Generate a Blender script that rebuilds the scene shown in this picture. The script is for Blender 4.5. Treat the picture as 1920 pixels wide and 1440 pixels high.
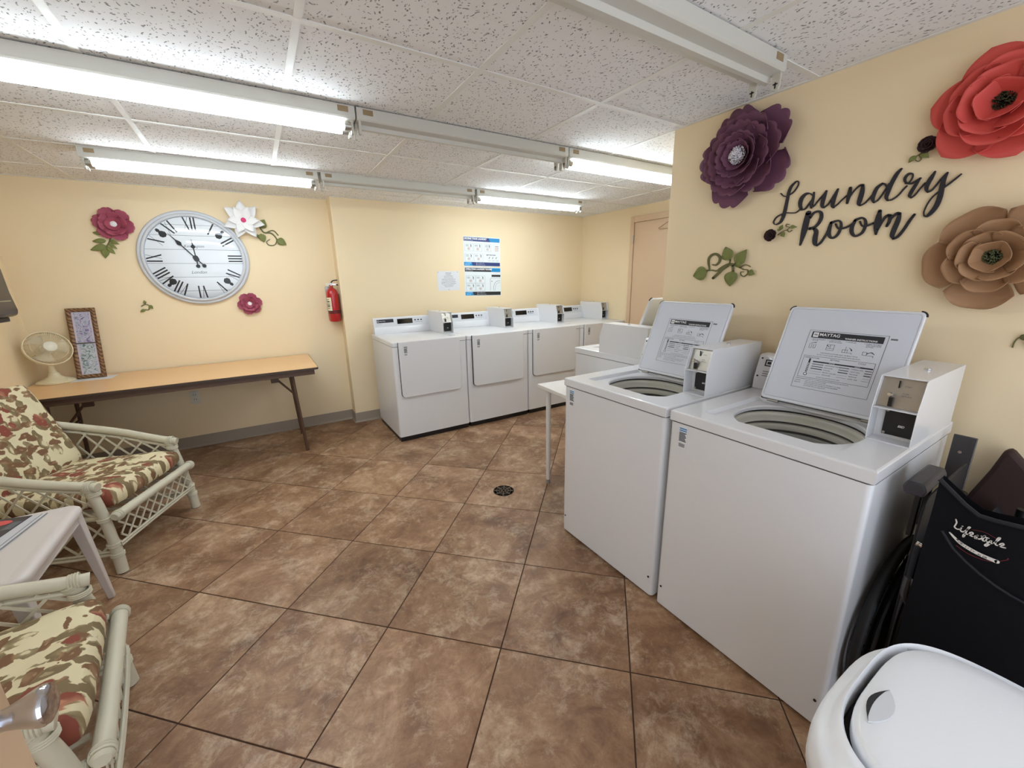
import bpy, bmesh, math, random
from mathutils import Matrix, Vector, Euler

random.seed(7)
for o in list(bpy.data.objects):
    bpy.data.objects.remove(o, do_unlink=True)
scene = bpy.context.scene
C = scene.collection
PI = math.pi
R = math.radians

# ------------------------------------------------------------------ camera, world, exposure
FPX = 755.5876
cam_d = bpy.data.cameras.new('camera')
cam = bpy.data.objects.new('camera', cam_d)
C.objects.link(cam)
cam_d.sensor_fit = 'HORIZONTAL'
cam_d.sensor_width = 36.0
cam_d.lens = 36.0 * FPX / 1920.0
cam_d.clip_start = 0.02
cam_d.clip_end = 60
cx = Vector((0.84873232, -0.52850221, -0.01840815))
cu = Vector((0.14871787, 0.20513479, 0.96736896))
cf = Vector((0.50748048, 0.82377493, -0.25270225))
CAM_M = Matrix(((cx.x, cu.x, -cf.x, 0), (cx.y, cu.y, -cf.y, 0), (cx.z, cu.z, -cf.z, 1.424), (0, 0, 0, 1)))
cam.matrix_world = CAM_M
scene.camera = cam

world = bpy.data.worlds.new('world')
scene.world = world
world.use_nodes = True
wn = world.node_tree.nodes
wn['Background'].inputs[0].default_value = (0.80, 0.88, 1.0, 1)
wn['Background'].inputs[1].default_value = 1.15      # overcast daylight coming in behind the photographer

scene.view_settings.view_transform = 'Standard'
scene.view_settings.look = 'None'
scene.view_settings.gamma = 1.0
scene.view_settings.use_curve_mapping = False
scene.view_settings.exposure = 0.98
TUBE_STRENGTH = 15.0

# ------------------------------------------------------------------ materials
def lin(c):
    def f(x):
        x /= 255.0
        return x / 12.92 if x <= 0.04045 else ((x + 0.055) / 1.055) ** 2.4
    return (f(c[0]), f(c[1]), f(c[2]), 1.0)

MATS = {}
def mat(name, rgb, rough=0.5, metal=0.0, bump=0.0, bscale=200.0, var=0.0, vscale=3.0, coat=0.0, spec=0.5, trans=0.0, alpha=1.0):
    if name in MATS:
        return MATS[name]
    m = bpy.data.materials.new(name)
    m.use_nodes = True
    nt = m.node_tree
    b = nt.nodes['Principled BSDF']
    col = lin(rgb)
    b.inputs['Base Color'].default_value = col
    b.inputs['Roughness'].default_value = rough
    b.inputs['Metallic'].default_value = metal
    b.inputs['Coat Weight'].default_value = coat
    b.inputs['Specular IOR Level'].default_value = spec
    b.inputs['Transmission Weight'].default_value = trans
    tc = nt.nodes.new('ShaderNodeTexCoord')
    if var > 0:
        n = nt.nodes.new('ShaderNodeTexNoise')
        n.inputs['Scale'].default_value = vscale
        n.inputs['Detail'].default_value = 5
        nt.links.new(tc.outputs['Object'], n.inputs['Vector'])
        mx = nt.nodes.new('ShaderNodeMix'); mx.data_type = 'RGBA'
        mx.inputs['A'].default_value = tuple(c * (1 - var) for c in col[:3]) + (1,)
        mx.inputs['B'].default_value = tuple(min(1, c * (1 + var)) for c in col[:3]) + (1,)
        nt.links.new(n.outputs['Fac'], mx.inputs['Factor'])
        nt.links.new(mx.outputs['Result'], b.inputs['Base Color'])
    if bump > 0:
        n2 = nt.nodes.new('ShaderNodeTexNoise')
        n2.inputs['Scale'].default_value = bscale
        n2.inputs['Detail'].default_value = 3
        nt.links.new(tc.outputs['Object'], n2.inputs['Vector'])
        bp = nt.nodes.new('ShaderNodeBump')
        bp.inputs['Strength'].default_value = bump
        bp.inputs['Distance'].default_value = 0.002
        nt.links.new(n2.outputs['Fac'], bp.inputs['Height'])
        nt.links.new(bp.outputs['Normal'], b.inputs['Normal'])
    MATS[name] = m
    return m

def emit(name, rgb, strength):
    m = bpy.data.materials.new(name)
    m.use_nodes = True
    b = m.node_tree.nodes['Principled BSDF']
    b.inputs['Base Color'].default_value = (0.9, 0.9, 0.9, 1)
    b.inputs['Emission Color'].default_value = rgb
    b.inputs['Emission Strength'].default_value = strength
    return m

def ramp(nt, fac, stops, interp='LINEAR'):
    r = nt.nodes.new('ShaderNodeValToRGB')
    r.color_ramp.interpolation = interp
    e = r.color_ramp.elements
    while len(e) < len(stops):
        e.new(0.5)
    for i, (p, c) in enumerate(stops):
        e[i].position = p
        e[i].color = c if len(c) == 4 else lin(c)
    nt.links.new(fac, r.inputs['Fac'])
    return r.outputs['Color']

def tex(nt, kind, vec, scale, **kw):
    n = nt.nodes.new('ShaderNodeTex' + kind)
    n.inputs['Scale'].default_value = scale
    for k, v in kw.items():
        if k in ('feature', 'distance', 'wave_type', 'bands_direction'):
            setattr(n, k, v)
        else:
            n.inputs[k].default_value = v
    nt.links.new(vec, n.inputs['Vector'])
    return n

def mixc(nt, fac, a, b, blend='MIX'):
    m = nt.nodes.new('ShaderNodeMix'); m.data_type = 'RGBA'; m.blend_type = blend
    for sock, v in ((m.inputs['Factor'], fac), (m.inputs['A'], a), (m.inputs['B'], b)):
        if isinstance(v, (int, float)):
            sock.default_value = v
        elif isinstance(v, tuple):
            sock.default_value = v
        else:
            nt.links.new(v, sock)
    return m.outputs['Result']

def mathn(nt, op, a, b=0.0):
    m = nt.nodes.new('ShaderNodeMath'); m.operation = op
    for i, v in enumerate((a, b)):
        if isinstance(v, (int, float)):
            m.inputs[i].default_value = v
        else:
            nt.links.new(v, m.inputs[i])
    return m.outputs[0]

def offset_coords(nt, amount=40.0, scale=(1, 1, 1)):
    """Object coordinates shifted by the object's own random number, so that alike pieces differ."""
    tc = nt.nodes.new('ShaderNodeTexCoord')
    oi = nt.nodes.new('ShaderNodeObjectInfo')
    k = mathn(nt, 'MULTIPLY', oi.outputs['Random'], amount)
    cmb = nt.nodes.new('ShaderNodeCombineXYZ')
    nt.links.new(k, cmb.inputs[0]); nt.links.new(k, cmb.inputs[1]); nt.links.new(k, cmb.inputs[2])
    ad = nt.nodes.new('ShaderNodeVectorMath'); ad.operation = 'ADD'
    nt.links.new(tc.outputs['Object'], ad.inputs[0]); nt.links.new(cmb.outputs[0], ad.inputs[1])
    mp = nt.nodes.new('ShaderNodeMapping')
    mp.inputs['Scale'].default_value = scale
    nt.links.new(ad.outputs[0], mp.inputs['Vector'])
    return mp.outputs[0], oi.outputs['Random']

def floor_tile_mat():
    m = bpy.data.materials.new('glazed brown tile'); m.use_nodes = True
    nt = m.node_tree; b = nt.nodes['Principled BSDF']
    v, rnd = offset_coords(nt)
    n1 = tex(nt, 'Noise', v, 2.6, Detail=7, Roughness=0.62, Distortion=0.9)
    n2 = tex(nt, 'Noise', v, 9.0, Detail=8, Roughness=0.68, Distortion=1.6)
    n3 = tex(nt, 'Noise', v, 42.0, Detail=4, Roughness=0.7)
    f = mathn(nt, 'ADD', mathn(nt, 'MULTIPLY', n1.outputs['Fac'], 0.62), mathn(nt, 'MULTIPLY', n2.outputs['Fac'], 0.38))
    base = ramp(nt, f, [(0.35, (104, 71, 47)), (0.45, (132, 96, 67)), (0.54, (157, 121, 90)), (0.66, (190, 158, 127))])
    n4 = tex(nt, 'Noise', v, 17.0, Detail=10, Roughness=0.80, Distortion=0.45)
    patch = tex(nt, 'Noise', v, 4.5, Detail=3)
    lift = mathn(nt, 'MULTIPLY', mathn(nt, 'SUBTRACT', patch.outputs['Fac'], 0.5), 0.45)
    vein = ramp(nt, mathn(nt, 'ADD', n4.outputs['Fac'], lift), [(0.50, (0, 0, 0)), (0.72, (255, 255, 255))])
    c = mixc(nt, mathn(nt, 'MULTIPLY', vein, 0.55), base, lin((222, 200, 172)))
    n5 = tex(nt, 'Noise', v, 26.0, Detail=8, Roughness=0.8, Distortion=0.6)
    dk = ramp(nt, n5.outputs['Fac'], [(0.36, (255, 255, 255)), (0.50, (0, 0, 0))])
    c = mixc(nt, mathn(nt, 'MULTIPLY', dk, 0.35), c, lin((112, 76, 50)))
    sp = ramp(nt, n3.outputs['Fac'], [(0.30, (255, 255, 255)), (0.42, (0, 0, 0))])
    c = mixc(nt, mathn(nt, 'MULTIPLY', sp, 0.35), c, lin((112, 80, 58)))
    tone = mathn(nt, 'ADD', mathn(nt, 'MULTIPLY', rnd, 0.22), 0.90)
    hsv = nt.nodes.new('ShaderNodeHueSaturation')
    nt.links.new(tone, hsv.inputs['Value']); nt.links.new(c, hsv.inputs['Color'])
    nt.links.new(hsv.outputs['Color'], b.inputs['Base Color'])
    nt.links.new(ramp(nt, n2.outputs['Fac'], [(0.3, (0.38,) * 3 + (1,)), (0.7, (0.55,) * 3 + (1,))]), b.inputs['Roughness'])
    bp = nt.nodes.new('ShaderNodeBump'); bp.inputs['Strength'].default_value = 0.25; bp.inputs['Distance'].default_value = 0.003
    nt.links.new(n2.outputs['Fac'], bp.inputs['Height']); nt.links.new(bp.outputs['Normal'], b.inputs['Normal'])
    return m

def ceiling_tile_mat():
    m = bpy.data.materials.new('fissured ceiling panel'); m.use_nodes = True
    nt = m.node_tree; b = nt.nodes['Principled BSDF']
    v, rnd = offset_coords(nt)
    nz = tex(nt, 'Noise', v, 18.0, Detail=2)
    dv = nt.nodes.new('ShaderNodeVectorMath'); dv.operation = 'SCALE'; dv.inputs['Scale'].default_value = 0.06
    nt.links.new(nz.outputs['Color'], dv.inputs[0])
    ad = nt.nodes.new('ShaderNodeVectorMath'); ad.operation = 'ADD'
    nt.links.new(v, ad.inputs[0]); nt.links.new(dv.outputs[0], ad.inputs[1])
    mp = nt.nodes.new('ShaderNodeMapping'); mp.inputs['Scale'].default_value = (1.0, 0.5, 1.0)
    mp.inputs['Rotation'].default_value = (0, 0, 0.5)
    nt.links.new(ad.outputs[0], mp.inputs['Vector'])
    vo = tex(nt, 'Voronoi', mp.outputs[0], 95.0)
    pick = tex(nt, 'Noise', v, 60.0, Detail=2)
    hole = ramp(nt, vo.outputs['Distance'], [(0.22, (255, 255, 255)), (0.32, (0, 0, 0))])
    sel = ramp(nt, pick.outputs['Fac'], [(0.42, (0, 0, 0)), (0.48, (255, 255, 255))])
    f = mathn(nt, 'MULTIPLY', hole, sel)
    base = mixc(nt, nz.outputs['Fac'], lin((236, 235, 234)), lin((243, 242, 241)))
    c = mixc(nt, f, base, lin((140, 137, 136)))
    nt.links.new(c, b.inputs['Base Color'])
    b.inputs['Roughness'].default_value = 0.9
    bp = nt.nodes.new('ShaderNodeBump'); bp.inputs['Strength'].default_value = 0.5; bp.inputs['Distance'].default_value = 0.002
    bp.invert = True
    nt.links.new(f, bp.inputs['Height']); nt.links.new(bp.outputs['Normal'], b.inputs['Normal'])
    return m

def floral_mat():
    m = bpy.data.materials.new('printed floral cotton'); m.use_nodes = True
    nt = m.node_tree; b = nt.nodes['Principled BSDF']
    tc = nt.nodes.new('ShaderNodeTexCoord')
    flat = nt.nodes.new('ShaderNodeMapping'); flat.inputs['Scale'].default_value = (1, 1, 0.15)
    nt.links.new(tc.outputs['Object'], flat.inputs['Vector'])
    v = flat.outputs[0]
    def warp(vec, scale, amt, det):
        nz = tex(nt, 'Noise', vec, scale, Detail=det)
        sub = nt.nodes.new('ShaderNodeVectorMath'); sub.operation = 'SUBTRACT'; sub.inputs[1].default_value = (0.5, 0.5, 0.5)
        nt.links.new(nz.outputs['Color'], sub.inputs[0])
        sc = nt.nodes.new('ShaderNodeVectorMath'); sc.operation = 'SCALE'; sc.inputs['Scale'].default_value = amt
        nt.links.new(sub.outputs[0], sc.inputs[0])
        ad = nt.nodes.new('ShaderNodeVectorMath'); ad.operation = 'ADD'
        nt.links.new(vec, ad.inputs[0]); nt.links.new(sc.outputs[0], ad.inputs[1])
        return ad.outputs[0], nz
    w1, nz = warp(v, 14.0, 0.05, 1)
    w2, _ = warp(w1, 70.0, 0.012, 2)
    def cells(scale, stretch, rot, seed, off=(0, 0)):
        mp = nt.nodes.new('ShaderNodeMapping'); mp.inputs['Scale'].default_value = (stretch[0], stretch[1], 1)
        mp.inputs['Rotation'].default_value = (0, 0, rot); mp.inputs['Location'].default_value = (seed + off[0], seed * 1.7 + off[1], 0)
        nt.links.new(w2, mp.inputs['Vector'])
        return tex(nt, 'Voronoi', mp.outputs[0], scale)
    def mask(vo, lo, hi):
        return ramp(nt, vo.outputs['Distance'], [(lo, (255, 255, 255)), (hi, (0, 0, 0))])
    def pickc(vo, ch, lo):
        s = nt.nodes.new('ShaderNodeSeparateColor'); nt.links.new(vo.outputs['Color'], s.inputs[0])
        return mathn(nt, 'GREATER_THAN', s.outputs[ch], lo), s.outputs[ch]
    c = mixc(nt, nz.outputs['Fac'], lin((216, 203, 164)), lin((228, 216, 180)))
    for (scale, st, rot, seed, rad, cols, lo) in (
            (23.0, (1.0, .50), .7, 0.0, .47, ((126, 108, 76), (178, 160, 122)), -1),
            (27.0, (.5, 1.0), -.5, 4.2, .44, ((124, 90, 62), (176, 144, 108)), .2),
            (16.0, (1.0, .7), .2, 8.9, .40, ((138, 72, 56), (196, 138, 106)), .58)):
        a = cells(scale, st, rot, seed)
        bb = cells(scale, st, rot, seed, (.24, .15))
        sel, _ = pickc(a, 0, lo)
        m_out = mask(a, rad, rad + .03); m_in = mask(bb, rad * .50, rad * .58)
        body = ramp(nt, bb.outputs['Distance'], [(.12, cols[1]), (.5, cols[0])])
        inv = mathn(nt, 'SUBTRACT', 1.0, mathn(nt, 'MULTIPLY', m_in, .9))
        c = mixc(nt, mathn(nt, 'MULTIPLY', mathn(nt, 'MULTIPLY', m_out, inv), sel), c, body)
        core = mask(a, .10, .15)
        c = mixc(nt, mathn(nt, 'MULTIPLY', core, mathn(nt, 'MULTIPLY', sel, .8)), c, lin(cols[1]))
    nt.links.new(c, b.inputs['Base Color'])
    b.inputs['Roughness'].default_value = 0.85
    fine = tex(nt, 'Noise', v, 600.0, Detail=1)
    bp = nt.nodes.new('ShaderNodeBump'); bp.inputs['Strength'].default_value = 0.3; bp.inputs['Distance'].default_value = 0.001
    nt.links.new(fine.outputs['Fac'], bp.inputs['Height']); nt.links.new(bp.outputs['Normal'], b.inputs['Normal'])
    return m

def print_mat(name, stops, scale, seed):
    m = bpy.data.materials.new(name); m.use_nodes = True
    nt = m.node_tree; b = nt.nodes['Principled BSDF']
    tc = nt.nodes.new('ShaderNodeTexCoord')
    mp = nt.nodes.new('ShaderNodeMapping'); mp.inputs['Location'].default_value = (seed, seed, seed)
    nt.links.new(tc.outputs['Object'], mp.inputs['Vector'])
    n = tex(nt, 'Noise', mp.outputs[0], scale, Detail=6, Roughness=0.6, Distortion=2.5)
    nt.links.new(ramp(nt, n.outputs['Fac'], stops), b.inputs['Base Color'])
    b.inputs['Roughness'].default_value = 0.25
    return m

def rope_mat():
    m = bpy.data.materials.new('gilded rope moulding'); m.use_nodes = True
    nt = m.node_tree; b = nt.nodes['Principled BSDF']
    tc = nt.nodes.new('ShaderNodeTexCoord')
    w = tex(nt, 'Wave', tc.outputs['Object'], 22.0, Distortion=5.0, Detail=3, bands_direction='DIAGONAL')
    nt.links.new(ramp(nt, w.outputs['Fac'], [(0.1, (92, 60, 38)), (0.5, (118, 82, 50)), (0.95, (150, 112, 70))]), b.inputs['Base Color'])
    b.inputs['Roughness'].default_value = 0.45
    bp = nt.nodes.new('ShaderNodeBump'); bp.inputs['Strength'].default_value = 0.6; bp.inputs['Distance'].default_value = 0.004
    nt.links.new(w.outputs['Fac'], bp.inputs['Height']); nt.links.new(bp.outputs['Normal'], b.inputs['Normal'])
    return m

def glass_mat(name, tint=(1, 1, 1, 1), rough=0.0):
    m = bpy.data.materials.new(name); m.use_nodes = True
    nt = m.node_tree
    out = nt.nodes['Material Output']
    nt.nodes.remove(nt.nodes['Principled BSDF'])
    t = nt.nodes.new('ShaderNodeBsdfTransparent'); t.inputs[0].default_value = tint
    g = nt.nodes.new('ShaderNodeBsdfGlossy'); g.inputs['Roughness'].default_value = rough
    fr = nt.nodes.new('ShaderNodeFresnel'); fr.inputs['IOR'].default_value = 1.38
    mx = nt.nodes.new('ShaderNodeMixShader')
    nt.links.new(fr.outputs[0], mx.inputs[0]); nt.links.new(t.outputs[0], mx.inputs[1]); nt.links.new(g.outputs[0], mx.inputs[2])
    nt.links.new(mx.outputs[0], out.inputs[0])
    return m

WALL = mat('cream wall paint', (239, 218, 180), 0.75, bump=0.12, bscale=120, var=0.015, vscale=1.2)
BASE = mat('grey vinyl skirting', (156, 143, 128), 0.5, bump=0.05)
GROUT = mat('brown grout', (70, 46, 32), 0.9, bump=0.3, bscale=300)
TILE = floor_tile_mat()
CTILE = ceiling_tile_mat()
TBAR = mat('white ceiling grid', (232, 230, 224), 0.5)
WHITE = mat('white enamel', (226, 226, 228), 0.28, bump=0.02, bscale=60, coat=0.3)
WHITE2 = mat('cool white enamel', (222, 223, 227), 0.3)
CREAM = mat('ivory plastic', (222, 218, 200), 0.35)
BLACK = mat('black plastic', (18, 18, 20), 0.4)
DARK = mat('dark gap shade and edging', (40, 40, 42), 0.7)  # dark edging, also the painted shade inside gaps
CHROME = mat('chrome', (205, 206, 212), 0.10, metal=1.0)
STEEL = mat('brushed steel', (176, 172, 164), 0.35, metal=0.85)
INK = mat('printed dark ink', (34, 34, 40), 0.6)
INKW = mat('printed white ink', (230, 230, 232), 0.6)
INKG = mat('printed grey ink', (104, 106, 112), 0.6)
RATTAN = mat('painted rattan', (206, 200, 178), 0.45, bump=0.25, bscale=40, var=0.05, vscale=20)
FLORAL = floral_mat()
RESIN = mat('white resin', (214, 206, 201), 0.4, var=0.02)
TUBE_ON = emit('lit fluorescent tube', (0.80, 0.91, 1.0, 1), TUBE_STRENGTH)
FIX = mat('white painted fixture', (205, 203, 194), 0.4)
FIXD = mat('yellowed socket plastic', (196, 192, 180), 0.4)
LEAF = mat('green cut leaf', (116, 122, 60), 0.6, var=0.12, vscale=30)
VINE = mat('olive vine stem', (100, 98, 54), 0.6, var=0.1, vscale=30)

# ------------------------------------------------------------------ mesh helpers
class G:
    def __init__(s):
        s.v = []; s.f = []; s.m = []
    def add(s, vs, fs, m=0):
        o = len(s.v)
        s.v += [tuple(p) for p in vs]
        s.f += [tuple(i + o for i in f) for f in fs]
        s.m += [m] * len(fs)
        return s
    def box(s, x0, y0, z0, x1, y1, z1, m=0):
        vs = [(x0, y0, z0), (x1, y0, z0), (x1, y1, z0), (x0, y1, z0), (x0, y0, z1), (x1, y0, z1), (x1, y1, z1), (x0, y1, z1)]
        return s.add(vs, [(0, 3, 2, 1), (4, 5, 6, 7), (0, 1, 5, 4), (1, 2, 6, 5), (2, 3, 7, 6), (3, 0, 4, 7)], m)
    def loft(s, loops, c0=True, c1=True, m=0):
        n = len(loops[0]); vs = [p for l in loops for p in l]; fs = []
        for k in range(len(loops) - 1):
            for i in range(n):
                j = (i + 1) % n
                fs.append((k * n + i, k * n + j, (k + 1) * n + j, (k + 1) * n + i))
        if c0: fs.append(tuple(reversed(range(n))))
        if c1: fs.append(tuple((len(loops) - 1) * n + i for i in range(n)))
        return s.add(vs, fs, m)
    def tube(s, pts, r, n=8, m=0, caps=True):
        P = [Vector(p) for p in pts]
        rs = r if isinstance(r, (list, tuple)) else [r] * len(P)
        loops = []; nrm = None
        for i, p in enumerate(P):
            d = (P[min(i + 1, len(P) - 1)] - P[max(i - 1, 0)])
            if d.length < 1e-9: d = Vector((0, 0, 1))
            d.normalize()
            if nrm is None:
                a = Vector((0, 0, 1)) if abs(d.z) < 0.9 else Vector((1, 0, 0))
                nrm = d.cross(a).normalized()
            else:
                nrm = (nrm - d * nrm.dot(d))
                nrm = nrm.normalized() if nrm.length > 1e-6 else d.orthogonal().normalized()
            b = d.cross(nrm)
            loops.append([p + (nrm * math.cos(2 * PI * k / n) + b * math.sin(2 * PI * k / n)) * rs[i] for k in range(n)])
        return s.loft(loops, caps, caps, m)
    def lathe(s, prof, n=24, c=(0, 0, 0), m=0, caps=True):
        loops = [[(c[0] + r * math.cos(2 * PI * k / n), c[1] + r * math.sin(2 * PI * k / n), c[2] + z) for k in range(n)] for r, z in prof]
        return s.loft(loops, caps, caps, m)
    def prism(s, poly, z0, z1, m=0):
        a = sum(poly[i][0] * poly[(i + 1) % len(poly)][1] - poly[(i + 1) % len(poly)][0] * poly[i][1] for i in range(len(poly)))
        if a < 0: poly = list(reversed(poly))
        return s.loft([[(x, y, z0) for x, y in poly], [(x, y, z1) for x, y in poly]], True, True, m)
    def rect(s, x0, y0, x1, y1, z, m=0, t=0.0006):
        return s.box(x0, y0, z, x1, y1, z + t, m)
    def ribbon(s, st, z0, z1, m=0, sub=6):
        """A brush stroke (points u, v, width) as a flat slab."""
        pts = spline(st, sub)
        L = []; Rr = []
        n = len(pts)
        for i, (u, v, w) in enumerate(pts):
            a = pts[max(i - 1, 0)]; b = pts[min(i + 1, n - 1)]
            dx, dy = b[0] - a[0], b[1] - a[1]; l = math.hypot(dx, dy) or 1e-9
            nx, ny = -dy / l, dx / l
            L.append((u + nx * w / 2, v + ny * w / 2)); Rr.append((u - nx * w / 2, v - ny * w / 2))
        loops = [[(L[i][0], L[i][1], z0), (Rr[i][0], Rr[i][1], z0), (Rr[i][0], Rr[i][1], z1), (L[i][0], L[i][1], z1)] for i in range(n)]
        s.loft(loops, True, True, m)
        for e in (0, n - 1):
            u, v, w = pts[e]
            s.prism([(u + w / 2 * math.cos(2 * PI * k / 12), v + w / 2 * math.sin(2 * PI * k / 12)) for k in range(12)], z0, z1, m)
        return s
    def merge(s, g, M=None, m=None):
        vs = [(M @ Vector(p))[:] for p in g.v] if M is not None else g.v
        o = len(s.v); s.v += [tuple(p) for p in vs]
        s.f += [tuple(i + o for i in f) for f in g.f]
        s.m += (g.m if m is None else [m] * len(g.f))
        return s

def spline(pts, sub=6):
    if len(pts) < 3: 
        out = []
        for k in range(sub + 1):
            t = k / sub
            out.append(tuple(a + (b - a) * t for a, b in zip(pts[0], pts[-1])))
        return out
    out = []
    n = len(pts)
    for i in range(n - 1):
        p0 = pts[max(i - 1, 0)]; p1 = pts[i]; p2 = pts[i + 1]; p3 = pts[min(i + 2, n - 1)]
        for k in range(sub):
            t = k / sub
            out.append(tuple(0.5 * ((2 * b) + (-a + c) * t + (2 * a - 5 * b + 4 * c - d) * t * t + (-a + 3 * b - 3 * c + d) * t ** 3) for a, b, c, d in zip(p0, p1, p2, p3)))
    out.append(tuple(pts[-1]))
    return out

def rrect(x0, y0, x1, y1, r, n=5):
    """Rounded rectangle outline, counter-clockwise; r is one radius or four (bl, br, tr, tl)."""
    rr = r if isinstance(r, (list, tuple)) else (r,) * 4
    out = []
    for (cx_, cy_, a0, q) in ((x0, y0, 180, rr[0]), (x1, y0, 270, rr[1]), (x1, y1, 0, rr[2]), (x0, y1, 90, rr[3])):
        sx = 1 if cx_ == x0 else -1; sy = 1 if cy_ == y0 else -1
        ox, oy = cx_ + sx * q, cy_ + sy * q
        for k in range(n + 1):
            a = R(a0 + 90 * k / n)
            out.append((ox + q * math.cos(a), oy + q * math.sin(a)))
    return out

def build(name, g, mats, parent=None, loc=(0, 0, 0), rot=(0, 0, 0), bevel=0.0, smooth=True, seg=2, angle=38):
    me = bpy.data.meshes.new(name)
    me.from_pydata(g.v, [], g.f)
    bm_n = bmesh.new(); bm_n.from_mesh(me); mi = [f.material_index for f in bm_n.faces]
    bmesh.ops.recalc_face_normals(bm_n, faces=bm_n.faces); bm_n.to_mesh(me); bm_n.free()
    ml = mats if isinstance(mats, (list, tuple)) else [mats]
    for m_ in ml: me.materials.append(m_)
    me.polygons.foreach_set('material_index', g.m)
    me.update()
    if smooth:
        me.shade_smooth()
        me.set_sharp_from_angle(angle=R(angle))
    o = bpy.data.objects.new(name, me)
    C.objects.link(o)
    o.location = loc; o.rotation_euler = rot
    if parent is not None: o.parent = parent
    if bevel > 0:
        bm_ = o.modifiers.new('bevel', 'BEVEL'); bm_.width = bevel; bm_.segments = seg; bm_.limit_method = 'ANGLE'; bm_.angle_limit = R(40)
        bm_.harden_normals = False
    return o

def inst(name, src, parent, loc=(0, 0, 0), rot=(0, 0, 0), scale=(1, 1, 1)):
    o = bpy.data.objects.new(name, src.data)
    C.objects.link(o)
    o.location = loc; o.rotation_euler = rot; o.scale = scale; o.parent = parent
    for md in src.modifiers:
        if md.type == 'BEVEL':
            n = o.modifiers.new('bevel', 'BEVEL'); n.width = md.width; n.segments = md.segments; n.limit_method = 'ANGLE'; n.angle_limit = md.angle_limit
    return o

def tag(o, label=None, cat=None, group=None, kind=None):
    if label: o['label'] = label
    if cat: o['category'] = cat
    if group: o['group'] = group
    if kind: o['kind'] = kind
    return o

def thing(name, label, cat, loc=(0, 0, 0), rot=(0, 0, 0), group=None):
    o = bpy.data.objects.new(name, None)
    C.objects.link(o)
    o.empty_display_size = 0.05
    o.location = loc; o.rotation_euler = rot
    return tag(o, label, cat, group)

def struct(name, g, mats, parent=None, **k):
    o = build(name, g, mats, parent, **k)
    if parent is None: o['kind'] = 'structure'
    return o

def kids(o):
    return [c for c in list(C.objects) if c.parent == o]

def copy_tree(o, parent=None):
    c = o.copy(); C.objects.link(c); c.parent = parent
    for ch in kids(o): copy_tree(ch, c)
    return c

TXT = {}
def text(s, size=1.0, align='LEFT', bold=0.0, shear=0.0, sx=1.0):
    key = (s, size, align, bold, shear, sx)
    if key in TXT: return TXT[key]
    cu_ = bpy.data.curves.new('t', 'FONT'); cu_.body = s; cu_.size = size; cu_.align_x = align
    cu_.offset = bold; cu_.shear = shear; cu_.resolution_u = 3
    ob = bpy.data.objects.new('t', cu_); C.objects.link(ob)
    bpy.context.view_layer.update()
    me = bpy.data.meshes.new_from_object(ob.evaluated_get(bpy.context.evaluated_depsgraph_get()))
    g = G(); g.add([(v.co.x * sx, v.co.y, 0) for v in me.vertices], [tuple(p.vertices) for p in me.polygons], 0)
    bpy.data.objects.remove(ob); bpy.data.curves.remove(cu_); bpy.data.meshes.remove(me)
    TXT[key] = g
    return g

def put(g, t, x, y, z, m):
    return g.merge(t, Matrix.Translation((x, y, z)), m)

# wall frames: local x runs right along the wall, local y up, local z out of the wall
ZC = 2.178
XL, XST, XR, XS = -1.475, 0.702, 3.743, 2.046
YA, YB, YS = 4.413, 4.250, 1.600
def wall_at(w, u, v, out=0.0):
    if w == 'A': return (u, YA - out, v), (R(90), 0, 0)
    if w == 'B': return (u, YB - out, v), (R(90), 0, 0)
    if w == 'R': return (XR - out, -u, v), (R(90), 0, R(-90))
    if w == 'S': return (XS - out, -u, v), (R(90), 0, R(-90))

# ------------------------------------------------------------------ the room
YN = -1.25
g = G(); g.box(XL - .1, YA, 0, XST, YA + .12, ZC + .1); struct('wall_back', g, WALL, smooth=False)
g = G(); g.box(XST, YB, 0, XR + .1, YA + .12, ZC + .1); struct('wall_recess', g, WALL, smooth=False)
g = G(); g.box(XL - .1, YN, 0, XL, YA, ZC + .1); struct('wall_left', g, WALL, smooth=False)
g = G(); g.box(XR, YS, 0, XR + .1, YB, ZC + .1); struct('wall_far_right', g, WALL, smooth=False)
g = G(); g.box(XS, YN, 0, XR + .1, YS, ZC + .1); struct('wall_right', g, WALL, smooth=False)

# skirting: vinyl cove with a little toe
def skirt(name, a, b, nrm):
    g = G()
    A_ = Vector(a); B_ = Vector(b); N = Vector(nrm)
    prof = [(0, 0.102), (0.004, 0.102), (0.005, 0.018), (0.014, 0.004), (0.016, 0.0005), (0, 0.0005)]
    L = [[(P + N * d + Vector((0, 0, z)))[:] for d, z in prof] for P in (A_, B_)]
    g.loft(L)
    struct(name, g, BASE, smooth=False)
skirt('baseboard_back', (XL, YA, 0), (XST, YA, 0), (0, -1, 0))
skirt('baseboard_step', (XST, YA, 0), (XST, YB - .004, 0), (-1, 0, 0))
skirt('baseboard_recess', (XST - .004, YB, 0), (XR, YB, 0), (0, -1, 0))
skirt('baseboard_left', (XL, YN, 0), (XL, YA, 0), (1, 0, 0))
skirt('baseboard_right', (XS, YN, 0), (XS, YS, 0), (-1, 0, 0))

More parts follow.
